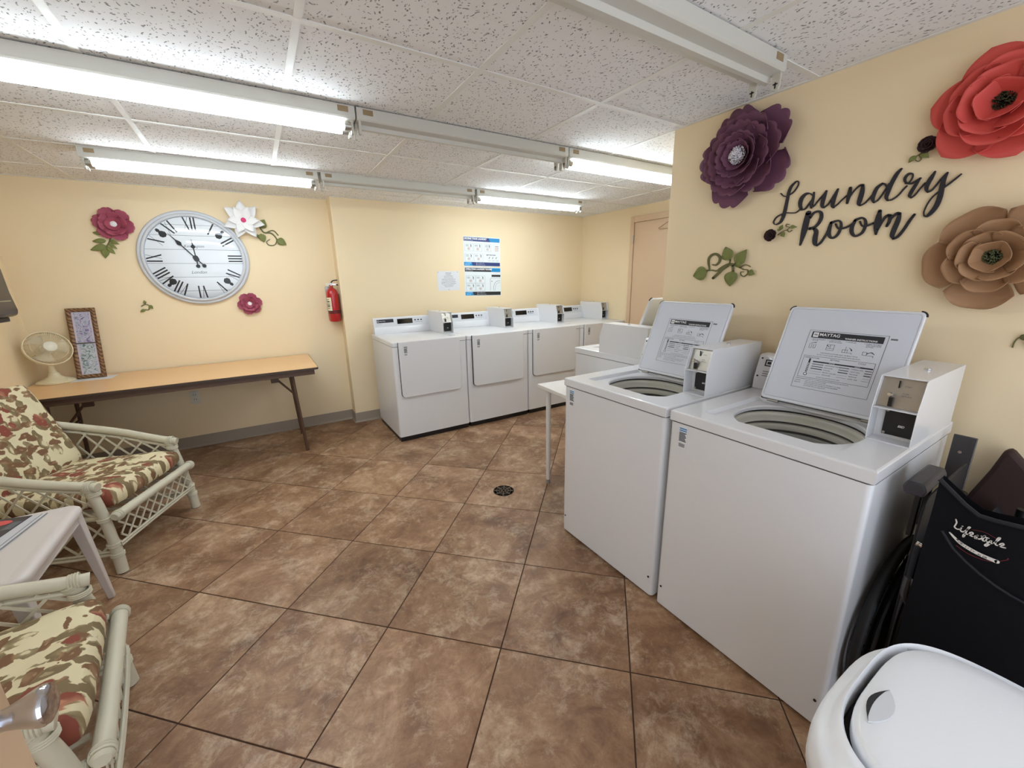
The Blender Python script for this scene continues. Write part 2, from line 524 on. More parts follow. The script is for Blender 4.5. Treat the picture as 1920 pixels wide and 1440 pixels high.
# floor: grout bed with every tile laid on it
g = G(); g.box(XL, YN, -.06, XR, YA, -.0025)
floor = struct('floor', g, GROUT, smooth=False)
TA = R(44.5753); TS = 0.4967; TX, TY = 0.6212, 1.1309
e1 = Vector((math.cos(TA), -math.sin(TA))); e2 = Vector((math.sin(TA), math.cos(TA)))
def clip(poly, axis, lim, keep_less):
    out = []
    for i in range(len(poly)):
        a, b = poly[i], poly[(i + 1) % len(poly)]
        ia = (a[axis] <= lim) == keep_less; ib = (b[axis] <= lim) == keep_less
        if ia: out.append(a)
        if ia != ib:
            t = (lim - a[axis]) / (b[axis] - a[axis])
            out.append((a[0] + (b[0] - a[0]) * t, a[1] + (b[1] - a[1]) * t))
    return out
hg = 0.0025
for i in range(-9, 12):
    for j in range(-7, 12):
        c = Vector((TX, TY)) + TS * ((i + .5) * e1 + (j + .5) * e2)
        h = TS / 2 - hg
        poly = [tuple(c + a * h * e1 + b * h * e2) for a, b in ((-1, -1), (1, -1), (1, 1), (-1, 1))]
        poly = clip(poly, 0, XL, False); poly = clip(poly, 0, XR, True) if poly else poly
        poly = clip(poly, 1, YN, False) if poly else poly
        up_ = clip(clip(poly, 1, YB, False), 0, XST, True) if poly and c.x < XST + .4 and c.y > YB - .4 else []
        if len(up_) >= 3: up_ = clip(up_, 1, YA, True)
        poly = clip(poly, 1, YB, True) if poly else poly
        if len(poly) < 3: poly, up_ = up_, []
        if poly and c.x > XS and c.y < YS - .1: poly = []
        if len(poly) < 3: continue
        area = abs(sum(poly[k][0] * poly[(k + 1) % len(poly)][1] - poly[(k + 1) % len(poly)][0] * poly[k][1] for k in range(len(poly)))) / 2
        if area < 0.0015: continue
        cc = c
        g = G()
        pl = [(x - cc.x, y - cc.y) for x, y in poly]
        a = sum(pl[k][0] * pl[(k + 1) % len(pl)][1] - pl[(k + 1) % len(pl)][0] * pl[k][1] for k in range(len(pl)))
        if a < 0: pl.reverse()
        mx_, my_ = sum(p[0] for p in pl) / len(pl), sum(p[1] for p in pl) / len(pl)
        sh = lambda p, q: (mx_ + (p[0] - mx_) * q, my_ + (p[1] - my_) * q)
        g.loft([[(x, y, -.006) for x, y in pl], [(x, y, -.0008) for x, y in pl], [sh(p, .996) + (0,) for p in pl]], False, True)
        if len(up_) >= 3:
            q_ = [(x - cc.x, y - cc.y) for x, y in up_]
            a = sum(q_[k][0] * q_[(k + 1) % len(q_)][1] - q_[(k + 1) % len(q_)][0] * q_[k][1] for k in range(len(q_)))
            if a < 0: q_.reverse()
            g.loft([[(x, y, -.006) for x, y in q_], [(x, y, 0) for x, y in q_]], False, True)
        build('tile', g, TILE, floor, loc=(cc.x, cc.y, 0), smooth=False)

# ceiling: lay-in panels on a white grid
g = G(); g.box(XL - .1, YN, ZC + .02, XR + .1, YA + .12, ZC + .1)
ceil_o = struct('ceiling', g, TBAR, smooth=False)
M2 = 0.6096
gx = [0.226 + M2 * k for k in range(-3, 7)]
gy = [0.935 + M2 * k for k in range(-4, 7)]
gx = [XL] + [x for x in gx if XL + .03 < x < XR - .03] + [XR]
gy = [YN] + [y for y in gy if YN + .03 < y < YA - .03] + [YA]
for a, b in zip(gx[:-1], gx[1:]):
    for c_, d in zip(gy[:-1], gy[1:]):
        if a > XS - .1 and d < YS + .02: continue
        g = G(); w2, h2 = (b - a) / 2 - .002, (d - c_) / 2 - .002
        g.box(-w2, -h2, .0035, w2, h2, .018)
        build('tile', g, CTILE, ceil_o, loc=((a + b) / 2, (c_ + d) / 2, ZC), smooth=False)
for x in gx[1:-1]:
    y0 = YN if x < XS else YS
    g = G(); g.box(-.012, y0, 0, .012, YA, .0034)
    build('grid_rail', g, TBAR, ceil_o, loc=(x, 0, ZC), smooth=False)
for y in gy[1:-1]:
    x1 = XR if y > YS else XS
    g = G(); g.box(XL, -.012, -.0004, x1, .012, .003)
    build('grid_rail', g, TBAR, ceil_o, loc=(0, y, ZC), smooth=False)
for (x0, y0, x1, y1) in ((XL, YA - .02, XST, YA), (XST, YB - .02, XR, YB), (XL, YN, XL + .02, YA), (XR - .02, YS, XR, YB), (XS - .02, YN, XS, YS), (XS, YS, XR, YS + .02)):
    g = G(); g.box(x0, y0, ZC - .0006, x1, y1, ZC + .003); build('wall_angle', g, TBAR, ceil_o, smooth=False)

# door on the far right wall
PEACH = mat('peach gloss door paint', (218, 188, 154), 0.45, var=0.01)
d1 = G(); d1.box(XR - .012, 2.56, .01, XR - .002, 3.362, 2.004)
d1 = struct('door_1', d1, PEACH, bevel=.002)
for nm, bb in (('frame', (XR - .022, 3.366, 0, XR, 3.416, 2.07)), ('frame', (XR - .022, 2.51, 0, XR, 2.556, 2.07)), ('frame', (XR - .022, 2.5565, 2.008, XR, 3.3655, 2.07))):
    g = G(); g.box(*bb); build(nm, g, PEACH, d1, bevel=.002)
for z in (1.78, .25):
    g = G(); g.tube([(XR - .026, 3.364, z), (XR - .026, 3.364, z + .09)], .006, 8); build('hinge', g, STEEL, d1)
# near door, standing open at the photographer's left
g = G(); g.box(-.402, -.14, .012, -.356, .704, 2.03)
d2 = struct('door_2', g, PEACH, bevel=.002)
g = G()
KZ, KY = .925, .635
prof = [(.034, 0), (.034, .004), (.030, .010), (.014, .012), (.0120, .022), (.0125, .027), (.0160, .038), (.0210, .049), (.0235, .055), (.0240, .060), (.0225, .064), (.017, .067), (0.004, .068)]
g.lathe([(r, z) for r, z in prof], 32)
build('door_handle', g, CHROME, d2, loc=(-.356, KY, KZ), rot=(0, R(90), 0))
g = G(); g.box(-.392, .7045, .86, -.366, .706, .985)
build('latch_plate', g, STEEL, d2, smooth=False)

# ------------------------------------------------------------------ ceiling strip lights
def strip_light(x0, yc, lit, label, group=None, flip=False):
    t = thing('strip_light', label, 'light', (x0 + .61, yc, ZC), group=group)
    hl = .6075
    prof = [(-.064, -.0015), (-.064, -.046), (-.058, -.053), (-.014, -.056), (-.010, -.074), (.010, -.074), (.014, -.056), (.058, -.053), (.064, -.046), (.064, -.0015)]
    so = .030 if lit else .042
    g = G(); g.loft([[(-hl, y, z) for y, z in prof], [(hl, y, z) for y, z in prof]])
    build('housing', g, FIX, t, smooth=False, bevel=.001)
    for sx in (-1, 1):
        for sy in (-1, 1):
            g = G()
            pl = [(-.014, 0), (.014, 0), (.014, -.040), (.010, -.052), (0, -.057), (-.010, -.052), (-.014, -.040)]
            x = sx * (hl - .012)
            g.loft([[(x - .005, sy * so + a, -.053 + b) for a, b in pl], [(x + .005, sy * so + a, -.053 + b) for a, b in pl]])
            s_ = build('lamp_holder', g, FIXD, t, smooth=False)
            if not lit:
                g = G(); g.box(x - sx * .0062 - .0008, sy * so - .002, -.103, x - sx * .0062 + .0008, sy * so + .002, -.083); g.box(x - sx * .0062 - .0008, sy * so - .008, -.091, x - sx * .0062 + .0008, sy * so + .008, -.087)
                build('contact_slot', g, BLACK, s_, smooth=False)
    for sx in (-1, 1):
        g = G(); g.box(sx * (hl - .05) - .022, -.0655, -.030, sx * (hl - .05) + .022, -.064, -.008)
        build('rating_sticker', g, mat('buff rating sticker', (150, 128, 96), .6), t, smooth=False)
    if lit:
        for sy in (-1, 1):
            g = G(); g.tube([(-hl + .045, sy * so, -.0755), (hl - .045, sy * so, -.0755)], .0175, 16)
            tb = build('tube', g, TUBE_ON, t)
            for sx in (-1, 1):
                g = G(); g.tube([(sx * (hl - .045), sy * so, -.0755), (sx * (hl - .018), sy * so, -.0755)], .0178, 16)
                build('end_cap', g, STEEL, tb)
    return t
F1Y, F2Y, F0Y = 2.155, 3.425, 0.965
strip_light(-.722, F1Y, True, 'lit twin-tube strip light at the left end of the row nearer the camera')
strip_light(.500, F1Y, False, 'empty strip light fixture between the two lit ones, in the row nearer the camera')
strip_light(1.722, F1Y, True, 'lit strip light cut off by the corner of the sign wall')
strip_light(-.722, F2Y, True, 'lit twin-tube strip light above the round wall clock')
strip_light(.515, F2Y, False, 'tubeless strip light fixture in the far row, beyond the clock')
strip_light(1.752, F2Y, True, 'lit strip light in the far row above the dryers')
strip_light(.515, F0Y, False, 'beige empty strip light fixture with bare lamp holders above the purple flower')

# ------------------------------------------------------------------ coin box, shared by washers and dryers
def coin_box(parent, x, y, z, w=.106, d=.415, flag=True):
    """Box with an open sloping front; local front edge at y."""
    g = G()
    H = .203
    side = [(0, 0), (0, .108), (.028, H - .004), (.036, H), (d, H), (d, 0)]
    th = .0022
    for xa in (0, w - th):
        g.loft([[(xa, p, q) for p, q in side], [(xa + th, p, q) for p, q in side]])
    g.box(th, .055, 0, w - th, d, H - .0005)                       # closed rear
    g.box(th, .034, H - .004, w - th, .056, H - .0002)             # top lip
    g.box(th, .0, .0, w - th, .056, .003)                          # floor of the lower bay
    g.box(th, .001, .104, w - th, .056, .107)                      # shelf
    cb = build('coin_box', g, WHITE, parent, loc=(x, y, z), bevel=.0008, angle=30)
    g = G()                                                        # upper sloping slide plate
    g.add([(th, .022, .108), (w - th, .022, .108), (w - th, .048, H - .006), (th, .048, H - .006), (th, .026, .108), (w - th, .026, .108), (w - th, .054, H - .006), (th, .054, H - .006)],
          [(0, 1, 2, 3), (7, 6, 5, 4), (0, 4, 5, 1), (1, 5, 6, 2), (2, 6, 7, 3), (3, 7, 4, 0)])
    build('coin_plate', g, STEEL, cb, smooth=False)
    g = G()
    g.box(w * .40, .036, .168, w * .43, .040, .190, 0)              # coin slot
    g.box(w * .30, .014, .112, w * .39, .024, .140, 0)              # return lever slot
    build('coin_slot', g, BLACK, cb, smooth=False)
    g = G(); g.tube([(w * .32, .030, .146), (w * .32, .012, .150)], .004, 10); g.tube([(w * .32, .013, .150), (w * .32, .004, .151)], [.0065, .005], 12)
    build('return_button', g, CHROME, cb)
    g = G(); g.box(w * .22, .048, .014, w - th - .001, .0545, .100)
    build('display', g, BLACK, cb, bevel=.001)
    g = G(); put(g, text('ESD', .009, 'CENTER', .0003, .3), 0, 0, 0, 0)
    g2 = G(); g2.merge(g, Matrix(((1, 0, 0, w * .62), (0, 0, -1, .0475), (0, 1, 0, .044), (0, 0, 0, 1))))
    build('coin_price', g2, INKW, cb, smooth=False)
    for px, pz in ((w * .27, .020), (w * .92, .020), (w * .27, .092)):
        g = G(); g.tube([(px, .049, pz), (px, .045, pz)], .004, 10)
        build('bolt', g, STEEL, cb)
    g = G(); g.tube([(w * .55, .22, H), (w * .55, .22, H + .005)], .009, 14)
    build('lock', g, CHROME, cb)
    g = G(); put(g, text('START', .006, 'LEFT'), 0, 0, 0, 0); put(g, text('COIN', .006), 0, -.022, 0, 0); put(g, text('RETURN', .006), 0, -.03, 0, 0)
    g2 = G(); g2.merge(g, Matrix(((1, 0, 0, w * .52), (0, .28, -.95, .040), (0, .95, .28, .172), (0, 0, 0, 1))))
    build('plate_lettering', g2, INKG, cb, smooth=False)
    return cb

def sticker(parent, frame, blue=True):
    """Service sticker: printed header and ruled lines (the square code is left off)."""
    g = G()
    g.rect(-.013, -.033, .013, .033, 0, 0)
    g.rect(-.011, .024, .011, .0275, .0007, 1)
    g.rect(-.011, .018, .011, .0215, .0007, 1)
    for k in range(7):
        g.rect(-.011, -.012 + k * .004, .011 - .002 * (k % 3), -.0090 + k * .004, .0007, 2)
    for k in range(6):
        g.rect(-.010 + k * .0032, -.029, -.0085 + k * .0032, -.018, .0007, 2)
    o = build('service_sticker', g, [INKW, mat('sticker blue', (70, 140, 190), .5) if blue else INKG, INKG], parent, smooth=False)
    o.matrix_local = frame @ Matrix.Scale(1.38, 4)
    return o
FRONT = lambda x, y, z: Matrix(((1, 0, 0, x), (0, 0, -1, y), (0, 1, 0, z), (0, 0, 0, 1)))

# ------------------------------------------------------------------ washers (local frame: front at y=0 facing -y)
WW, WD, WH = .634, .677, .9144
def squircle(cx_, cy_, rx, ry, z, n=64, p=2.0):
    out = []
    for k in range(n):
        a = 2 * PI * k / n
        c, s = math.cos(a), math.sin(a)
        out.append((cx_ + rx * math.copysign(abs(c) ** (2 / p), c), cy_ + ry * math.copysign(abs(s) ** (2 / p), s), z))
    return out
def ray_rect(cx_, cy_, x0, y0, x1, y1, z, n=64, r=.02):
    """Rectangle outline sampled along the same angles as a squircle, so the two can be lofted."""
    out = []
    for k in range(n):
        a = 2 * PI * k / n; c, s = math.cos(a), math.sin(a)
        t = 1e9
        if c > 1e-9: t = min(t, (x1 - cx_) / c)
        if c < -1e-9: t = min(t, (x0 - cx_) / c)
        if s > 1e-9: t = min(t, (y1 - cy_) / s)
        if s < -1e-9: t = min(t, (y0 - cy_) / s)
        out.append([cx_ + c * t, cy_ + s * t, z])
    for tx_, ty_ in ((x0, y0), (x1, y0), (x1, y1), (x0, y1)):      # snap the nearest sample to each corner
        k = min(range(n), key=lambda q: (out[q][0] - tx_) ** 2 + (out[q][1] - ty_) ** 2)
        out[k] = [tx_, ty_, z]
    return [tuple(p) for p in out]

def lid_print(parent):
    g = G(); z = .0004
    def line(x0, y0, x1, y1, w=.0009, m=0): 
        g.rect(min(x0, x1) - w / 2, min(y0, y1) - w / 2, max(x0, x1) + w / 2, max(y0, y1) + w / 2, z, m, .0003)
    X0, X1, Y0, Y1 = .098, .341, .069, .304
    line(X0, Y0, X1, Y0); line(X0, Y1, X1, Y1); line(X0, Y0, X0, Y1); line(X1, Y0, X1, Y1)
    g.rect(.108, .274, .331, .299, z, 0, .0003)
    g.rect(.113, .277, .131, .296, z + .0003, 1, .0003)
    for k in range(4): g.rect(.117 + k * .0028, .283, .1186 + k * .0028, .290, z + .0006, 0, .0002)
    put(g, text('MAYTAG', .0165, 'LEFT', .0003), .134, .283, z + .0005, 1)
    line(.134, .279, .212, .279, .0008, 1)
    for q in g.m[-1:]: pass
    put(g, text('WASHER INSTRUCTIONS', .0085, 'LEFT', .0002), .218, .2775, z + .0005, 1)
    heads = [('1. ADD DETERGENT\n    TO TUB', .109), ('2. LOAD TO TOP\n    ROW OF HOLES', .166), ('3. CLOSE LID', .224), ('4. INSERT PAYMENT\n    AND PUSH SLIDE\n    SETTING', .280)]
    for s, x in heads: put(g, text(s, .0056, 'LEFT'), x, .2665, z, 0)
    # small drawings: cup and arrow, tub, lid closing, hand and slide
    for (x, y) in ((.112, .232), (.170, .230), (.222, .228), (.284, .226)):
        if x < .12:
            line(x, y, x + .008, y); line(x, y, x, y + .018); line(x + .008, y, x + .008, y + .016); line(x + .014, y, x + .021, y); line(x + .014, y, x + .014, y + .016); line(x + .021, y, x + .021, y + .017)
            g.ribbon([(x + .004, y + .017, .0012), (x + .009, y + .022, .0012), (x + .020, y + .023, .0026)], z, z + .0003)
        elif x < .2:
            for q in (0, .007, .022): line(x, y + q, x + .024, y + q)
            line(x, y, x, y + .022); line(x + .024, y, x + .024, y + .022); line(x + .012, y + .007, x + .012, y + .022)
            g.ribbon([(x + .002, y + .018, .0026), (x + .007, y + .013, .001), (x + .010, y + .018, .001)], z, z + .0003)
        elif x < .27:
            line(x, y, x + .030, y); line(x, y, x, y + .010); line(x, y + .010, x + .014, y + .010); line(x + .009, y, x + .009, y + .022); line(x + .016, y, x + .016, y + .012); line(x + .030, y - .005, x + .030, y)
            g.ribbon([(x + .018, y + .019, .001), (x + .024, y + .016, .002), (x + .028, y + .010, .004)], z, z + .0003)
        else:
            line(x, y, x + .032, y); line(x, y, x, y + .012); line(x, y + .012, x + .012, y + .012); line(x + .032, y - .006, x + .032, y); line(x + .012, y, x + .012, y + .012)
            g.ribbon([(x + .012, y + .006, .003), (x + .020, y + .011, .002), (x + .026, y + .012, .003), (x + .034, y + .006, .0015)], z, z + .0003)
    put(g, text('TURN KNOB CLOCKWISE ONLY, TO SELECT CYCLE.', .0050, 'CENTER'), .216, .2145, z, 0)
    put(g, text('DO NOT WASH OR DRY ARTICLES SOILED WITH SOLVENTS.', .0050, 'CENTER'), .216, .2065, z, 0)
    line(.108, .200, .331, .200); line(.108, .113, .331, .113); line(.108, .113, .108, .200); line(.331, .113, .331, .200)
    put(g, text('TEMPERATURE', .0076), .111, .1905, z, 0)
    put(g, text('SETTING', .0076), .196, .1905, z, 0)
    put(g, text('CYCLE', .0076), .282, .1905, z, 0)
    g.rect(.143, .1765, .329, .1815, z, 0, .0003)
    put(g, text('WHITES', .0052, 'LEFT'), .196, .1770, z + .0005, 1)
    put(g, text('HEAVY', .0052, 'LEFT'), .276, .1770, z + .0005, 1)
    rows = [('PERMANENT PRESS', 'NORMAL SOIL', .0022), ('DELICATES', 'LIGHT SOIL', .0024), ('COLORS', 'REGULAR', .0030), ('BRIGHT COLORS', 'REGULAR', .0006), ('WOOLENS', 'LIGHT SOIL', .0006)]
    for k, (a, b_, w) in enumerate(rows):
        y = .1680 - k * .0093
        g.rect(.143, y, .181, y + w, z, 0, .0003); g.rect(.232, y, .262, y + w, z, 0, .0003)
        put(g, text(a, .0056), .186, y - .001, z, 0); put(g, text(b_, .0056), .268, y - .001, z, 0)
        g.rect(.309, y, .329, y + w, z, 0, .0003)
    put(g, text('SETTINGS ARE THE SAME FOR ALL SOILS', .0042), .170, .1185, z, 0)
    g.rect(.1285, .135, .1345, .189, z, 0, .0003)                      # thermometer
    g.prism([(.1315 + .0062 * math.cos(2 * PI * k / 16), .126 + .0062 * math.sin(2 * PI * k / 16)) for k in range(16)], z, z + .0003)
    g.prism([(.1315 + .0040 * math.cos(2 * PI * k / 16), .126 + .0040 * math.sin(2 * PI * k / 16)) for k in range(16)], z + .0003, z + .0006, 1)
    for k in range(5): g.rect(.1300, .139 + k * .007, .1330, .143 + k * .007, z + .0003, 1, .0003)
    for k, s in enumerate(('OVERLOADING', 'WASHER', 'REDUCES')): put(g, text(s, .0050), .104, .104 - k * .0080, z, 0)
    for k, s in enumerate(('DO NOT TRY TO OPEN LID WHILE WASHER IS FILLING OR SPINNING', 'UNTIL ALL MOTION HAS STOPPED', 'KEEP CHILDREN AWAY FROM THE MACHINE AT ALL TIMES', 'DO NOT WASH ITEMS SPOTTED WITH OIL OR GREASE', 'SEE OWNER FOR FULL CARE NOTES')):
        put(g, text(s, .0044), .140, .1055 - k * .0068, z, 0)
    g.rect(.347, .290, .366, .296, z, 2, .0003)
    return build('printed_instructions', g, [INK, INKW, INKG], parent, smooth=False)

def make_washer(name, label, loc, rz, first=None, group='open top-load washers'):
    t = thing(name, label, 'washing machine', loc, (0, 0, rz), group)
    # cabinet with rounded upright edges
    g = G()
    lo = rrect(0, 0, WW, WD, .016, 5)
    g.loft([[(x, y, .014) for x, y in lo], [(x, y, .8695) for x, y in lo]], True, False)
    build('cabinet', g, WHITE, t)
    for (fx, fy) in ((.05, .05), (WW - .05, .05), (.05, WD - .05), (WW - .05, WD - .05)):
        g = G(); g.lathe([(.020, 0), (.020, .008), (.010, .010), (.010, .016)], 12, (fx, fy, 0))
        build('foot', g, BLACK, t)
    g = G(); li = rrect(.006, .006, WW - .006, WD - .006, .014, 5)
    g.loft([[(x, y, .867) for x, y in li], [(x, y, .874) for x, y in li]], False, False); build('seam', g, mat('grey seam rubber', (120, 120, 120), .7), t)
    for x in (.022, WW - .022, WW - .022):
        g = G(); g.tube([(x, .001, .105), (x, -.0025, .105)], .0045, 10); build('screw', g, BLACK, t)
    # worktop: lip, flat, sunken panel, opening
    n = 64; cx_, cy_ = .318, .285
    rx, ry = .198, .192
    z0, z1 = .872, WH
    rx0, ry0, rx1, ry1 = .092, .078, .530, .455
    loops = []
    def rl(inset, z):
        return ray_rect(cx_, cy_, inset, inset, WW - inset, WD - inset, z, n)
    loops += [rl(.001, z0), rl(-.002, z0 + .003), rl(-.002, z1 - .006), rl(-.0005, z1 - .002), rl(.004, z1)]
    loops.append(ray_rect(cx_, cy_, rx0, ry0, rx1, ry1, z1, n))
    loops.append(ray_rect(cx_, cy_, rx0 + .006, ry0 + .006, rx1 - .006, ry1 - .006, z1 - .016, n))
    loops.append(squircle(cx_, cy_, rx, ry, z1 - .017, n, 2.25))
    loops.append(squircle(cx_, cy_, rx - .004, ry - .004, z1 - .021, n, 2.25))
    loops.append(squircle(cx_, cy_, rx - .002, ry - .002, z1 - .034, n, 2.25))
    g = G(); g.loft(loops, False, False)
    build('worktop', g, WHITE, t, angle=20)
    g = G(); g.loft([squircle(cx_, cy_, rx * q, ry * q, z1 - dz, n, 2.2) for q, dz in ((.99, .032), (1.035, .034), (1.035, .044), (.985, .046))], False, False)
    build('tub_gap_shade', g, DARK, t)  # dark ring paints the shade in the gap round the tub
    TUB = mat('grey beige tub plastic', (206, 202, 188), .35)
    TUBD = mat('enamelled wash tub', (178, 177, 170), .3)
    g = G(); prof = [(1.03, .042), (.985, .044), (.968, .048), (.960, .058), (.960, .072), (.945, .078)]
    g.loft([squircle(cx_, cy_, rx * q, ry * q, z1 - dz, n, 2.12) for q, dz in prof], False, False)
    build('balance_ring', g, TUB, t)
    g = G(); g.loft([squircle(cx_, cy_, rx * q, ry * q, z1 - dz, n, 2.05) for q, dz in ((.965, .076), (.985, .082), (.985, .090))], False, False); build('ring_groove', g, mat('tub groove grey', (84, 82, 76), .6), t)
    g = G(); g.loft([squircle(cx_, cy_, rx * q, ry * q, z1 - dz, n, 2.0) for q, dz in ((.985, .088), (.93, .090), (.918, .098), (.93, .112), (.985, .116))], False, False)
    build('balance_ring', g, TUB, t)
    g = G(); g.loft([squircle(cx_, cy_, rx * q, ry * q, z1 - dz, n, 2.0) for q, dz in ((.985, .114), (1.0, .120), (.99, .128))], False, False); build('ring_groove', g, mat('tub groove grey', (84, 82, 76), .6), t)
    g = G(); g.loft([squircle(cx_, cy_, rx * q, ry * q, z1 - dz, n, 2.0) for q, dz in ((.99, .126), (.955, .130), (.950, .160), (.975, .166), (.985, .48), (.90, .52), (.2, .53))], False, True, 0)
    build('wash_tub', g, [TUBD], t)
    g = G(); g.lathe([(.11, z1 - .53), (.09, z1 - .50), (.045, z1 - .46), (.035, z1 - .30), (.030, z1 - .28), (.012, z1 - .27)], 20, (cx_, cy_, 0)); build('agitator', g, CREAM, t)
    # console at the back, sloping face
    g = G()
    pr = [(.570, 0), (.574, .052), (.606, .150), (.618, .156), (.672, .156), (.672, 0)]
    g.loft([[(.002, y, z1 + z) for y, z in pr], [(WW - .106, y, z1 + z) for y, z in pr]])
    con = build('console', g, WHITE, t, bevel=.004)
    ang = math.atan2(.098, .032)
    def onface(x, s_): return Matrix.Translation((x, .574 + .032 * s_ - .0012, z1 + .052 + .098 * s_)) @ Matrix.Rotation(ang, 4, 'X')
    g = G(); g.rect(0, 0, .13, .030, 0, 0); g.rect(.006, .005, .030, .025, .0006, 1)
    g.rect(.010, .009, .026, .021, .0012, 0); put(g, text('MAYTAG', .016), .036, .009, .0012, 1)
    o = build('badge', g, [INK, INKW], con, smooth=False); o.matrix_local = onface(.035, .55)
    g = G()
    for k in range(3): g.rect(0, -.010 * k, .11, -.010 * k + .0028, 0, 0)
    o = build('console_lettering', g, INKG, con, smooth=False); o.matrix_local = onface(.035, .30)
    for x, s_ in ((.018, .88), (.018, .08)):
        g = G(); g.tube([(0, 0, 0), (0, 0, .002)], .004, 10); o = build('screw', g, BLACK, con); o.matrix_local = onface(x, s_)
    # raised lid
    lw, lh = .414, .398
    a = math.atan2(.36, .155)
    g = G()
    lp = rrect(0, 0, lw, lh, .016, 5)
    g.loft([[(x, y, -.019) for x, y in rrect(.003, .003, lw - .003, lh - .003, .014, 5)], [(x, y, -.012) for x, y in lp], [(x, y, -.004) for x, y in lp], [(x, y, -.001) for x, y in rrect(.003, .003, lw - .003, lh - .003, .014, 5)]], True, False)
    inn = rrect(.007, .007, lw - .007, lh - .007, .012, 5)
    g.loft([[(x, y, -.001) for x, y in rrect(.003, .003, lw - .003, lh - .003, .014, 5)], [(x, y, -.001) for x, y in inn], [(x, y, -.004) for x, y in inn]], False, True)
    lid = build('lid', g, WHITE2, t, loc=(.115, .420, z1 + .011), rot=(a, 0, 0))
    g = G(); g.loft([[(x, y, -.0038) for x, y in rrect(.009, .012, lw - .009, lh - .009, .010, 5)], [(x, y, -.0012) for x, y in rrect(.011, .014, lw - .011, lh - .011, .010, 5)]]); build('inner_panel', g, mat('pale blue grey lid liner', (206, 209, 218), .35), lid)
    pr_ = lid_print(lid); pr_.location = (0, 0, -.0012)
    for x in (0, lw):
        sx = 1 if x == 0 else -1
        pts = [(x + sx * (.016 + .0175 * math.cos(R(q)) * (-1)), lh - .016 + .0175 * math.sin(R(q)), -.006) for q in range(0, 100, 15)]
        g = G(); g.tube(pts, .0035, 8); build('corner_bumper', g, BLACK, lid)
    for x in (.05, lw - .05):
        g = G(); g.tube([(x - .02, -.004, -.010), (x + .02, -.004, -.010)], .006, 10); build('hinge', g, STEEL, lid)
    g = G(); g.box(.004, -.002, -.016, lw - .004, .006, -.004); build('lower_edge', g, DARK, lid, bevel=.001)
    coin_box(t, WW - .108, .252, z1)
    return t

w3 = make_washer('top_load_washer', 'nearest open white top-load washer, its whole front in view beside the trash bin', (1.323, .9535, 0), R(-90))
sticker(w3, FRONT(.060, -.0006, .817))
g = G(); w2 = copy_tree(w3)
w2.location = (1.323, 1.6125, 0)
w2['label'] = 'middle open white washer, right beside the slim white table leg'
w1 = copy_tree(w3); w1.rotation_euler = (0, 0, R(180)); w1.location = (2.634, 2.322, 0)
w1['label'] = 'white washer turned away behind the middle one, only its coin box side and corner showing'
for ch in kids(w1):
    if ch.name.startswith('service_sticker'): bpy.data.objects.remove(ch)

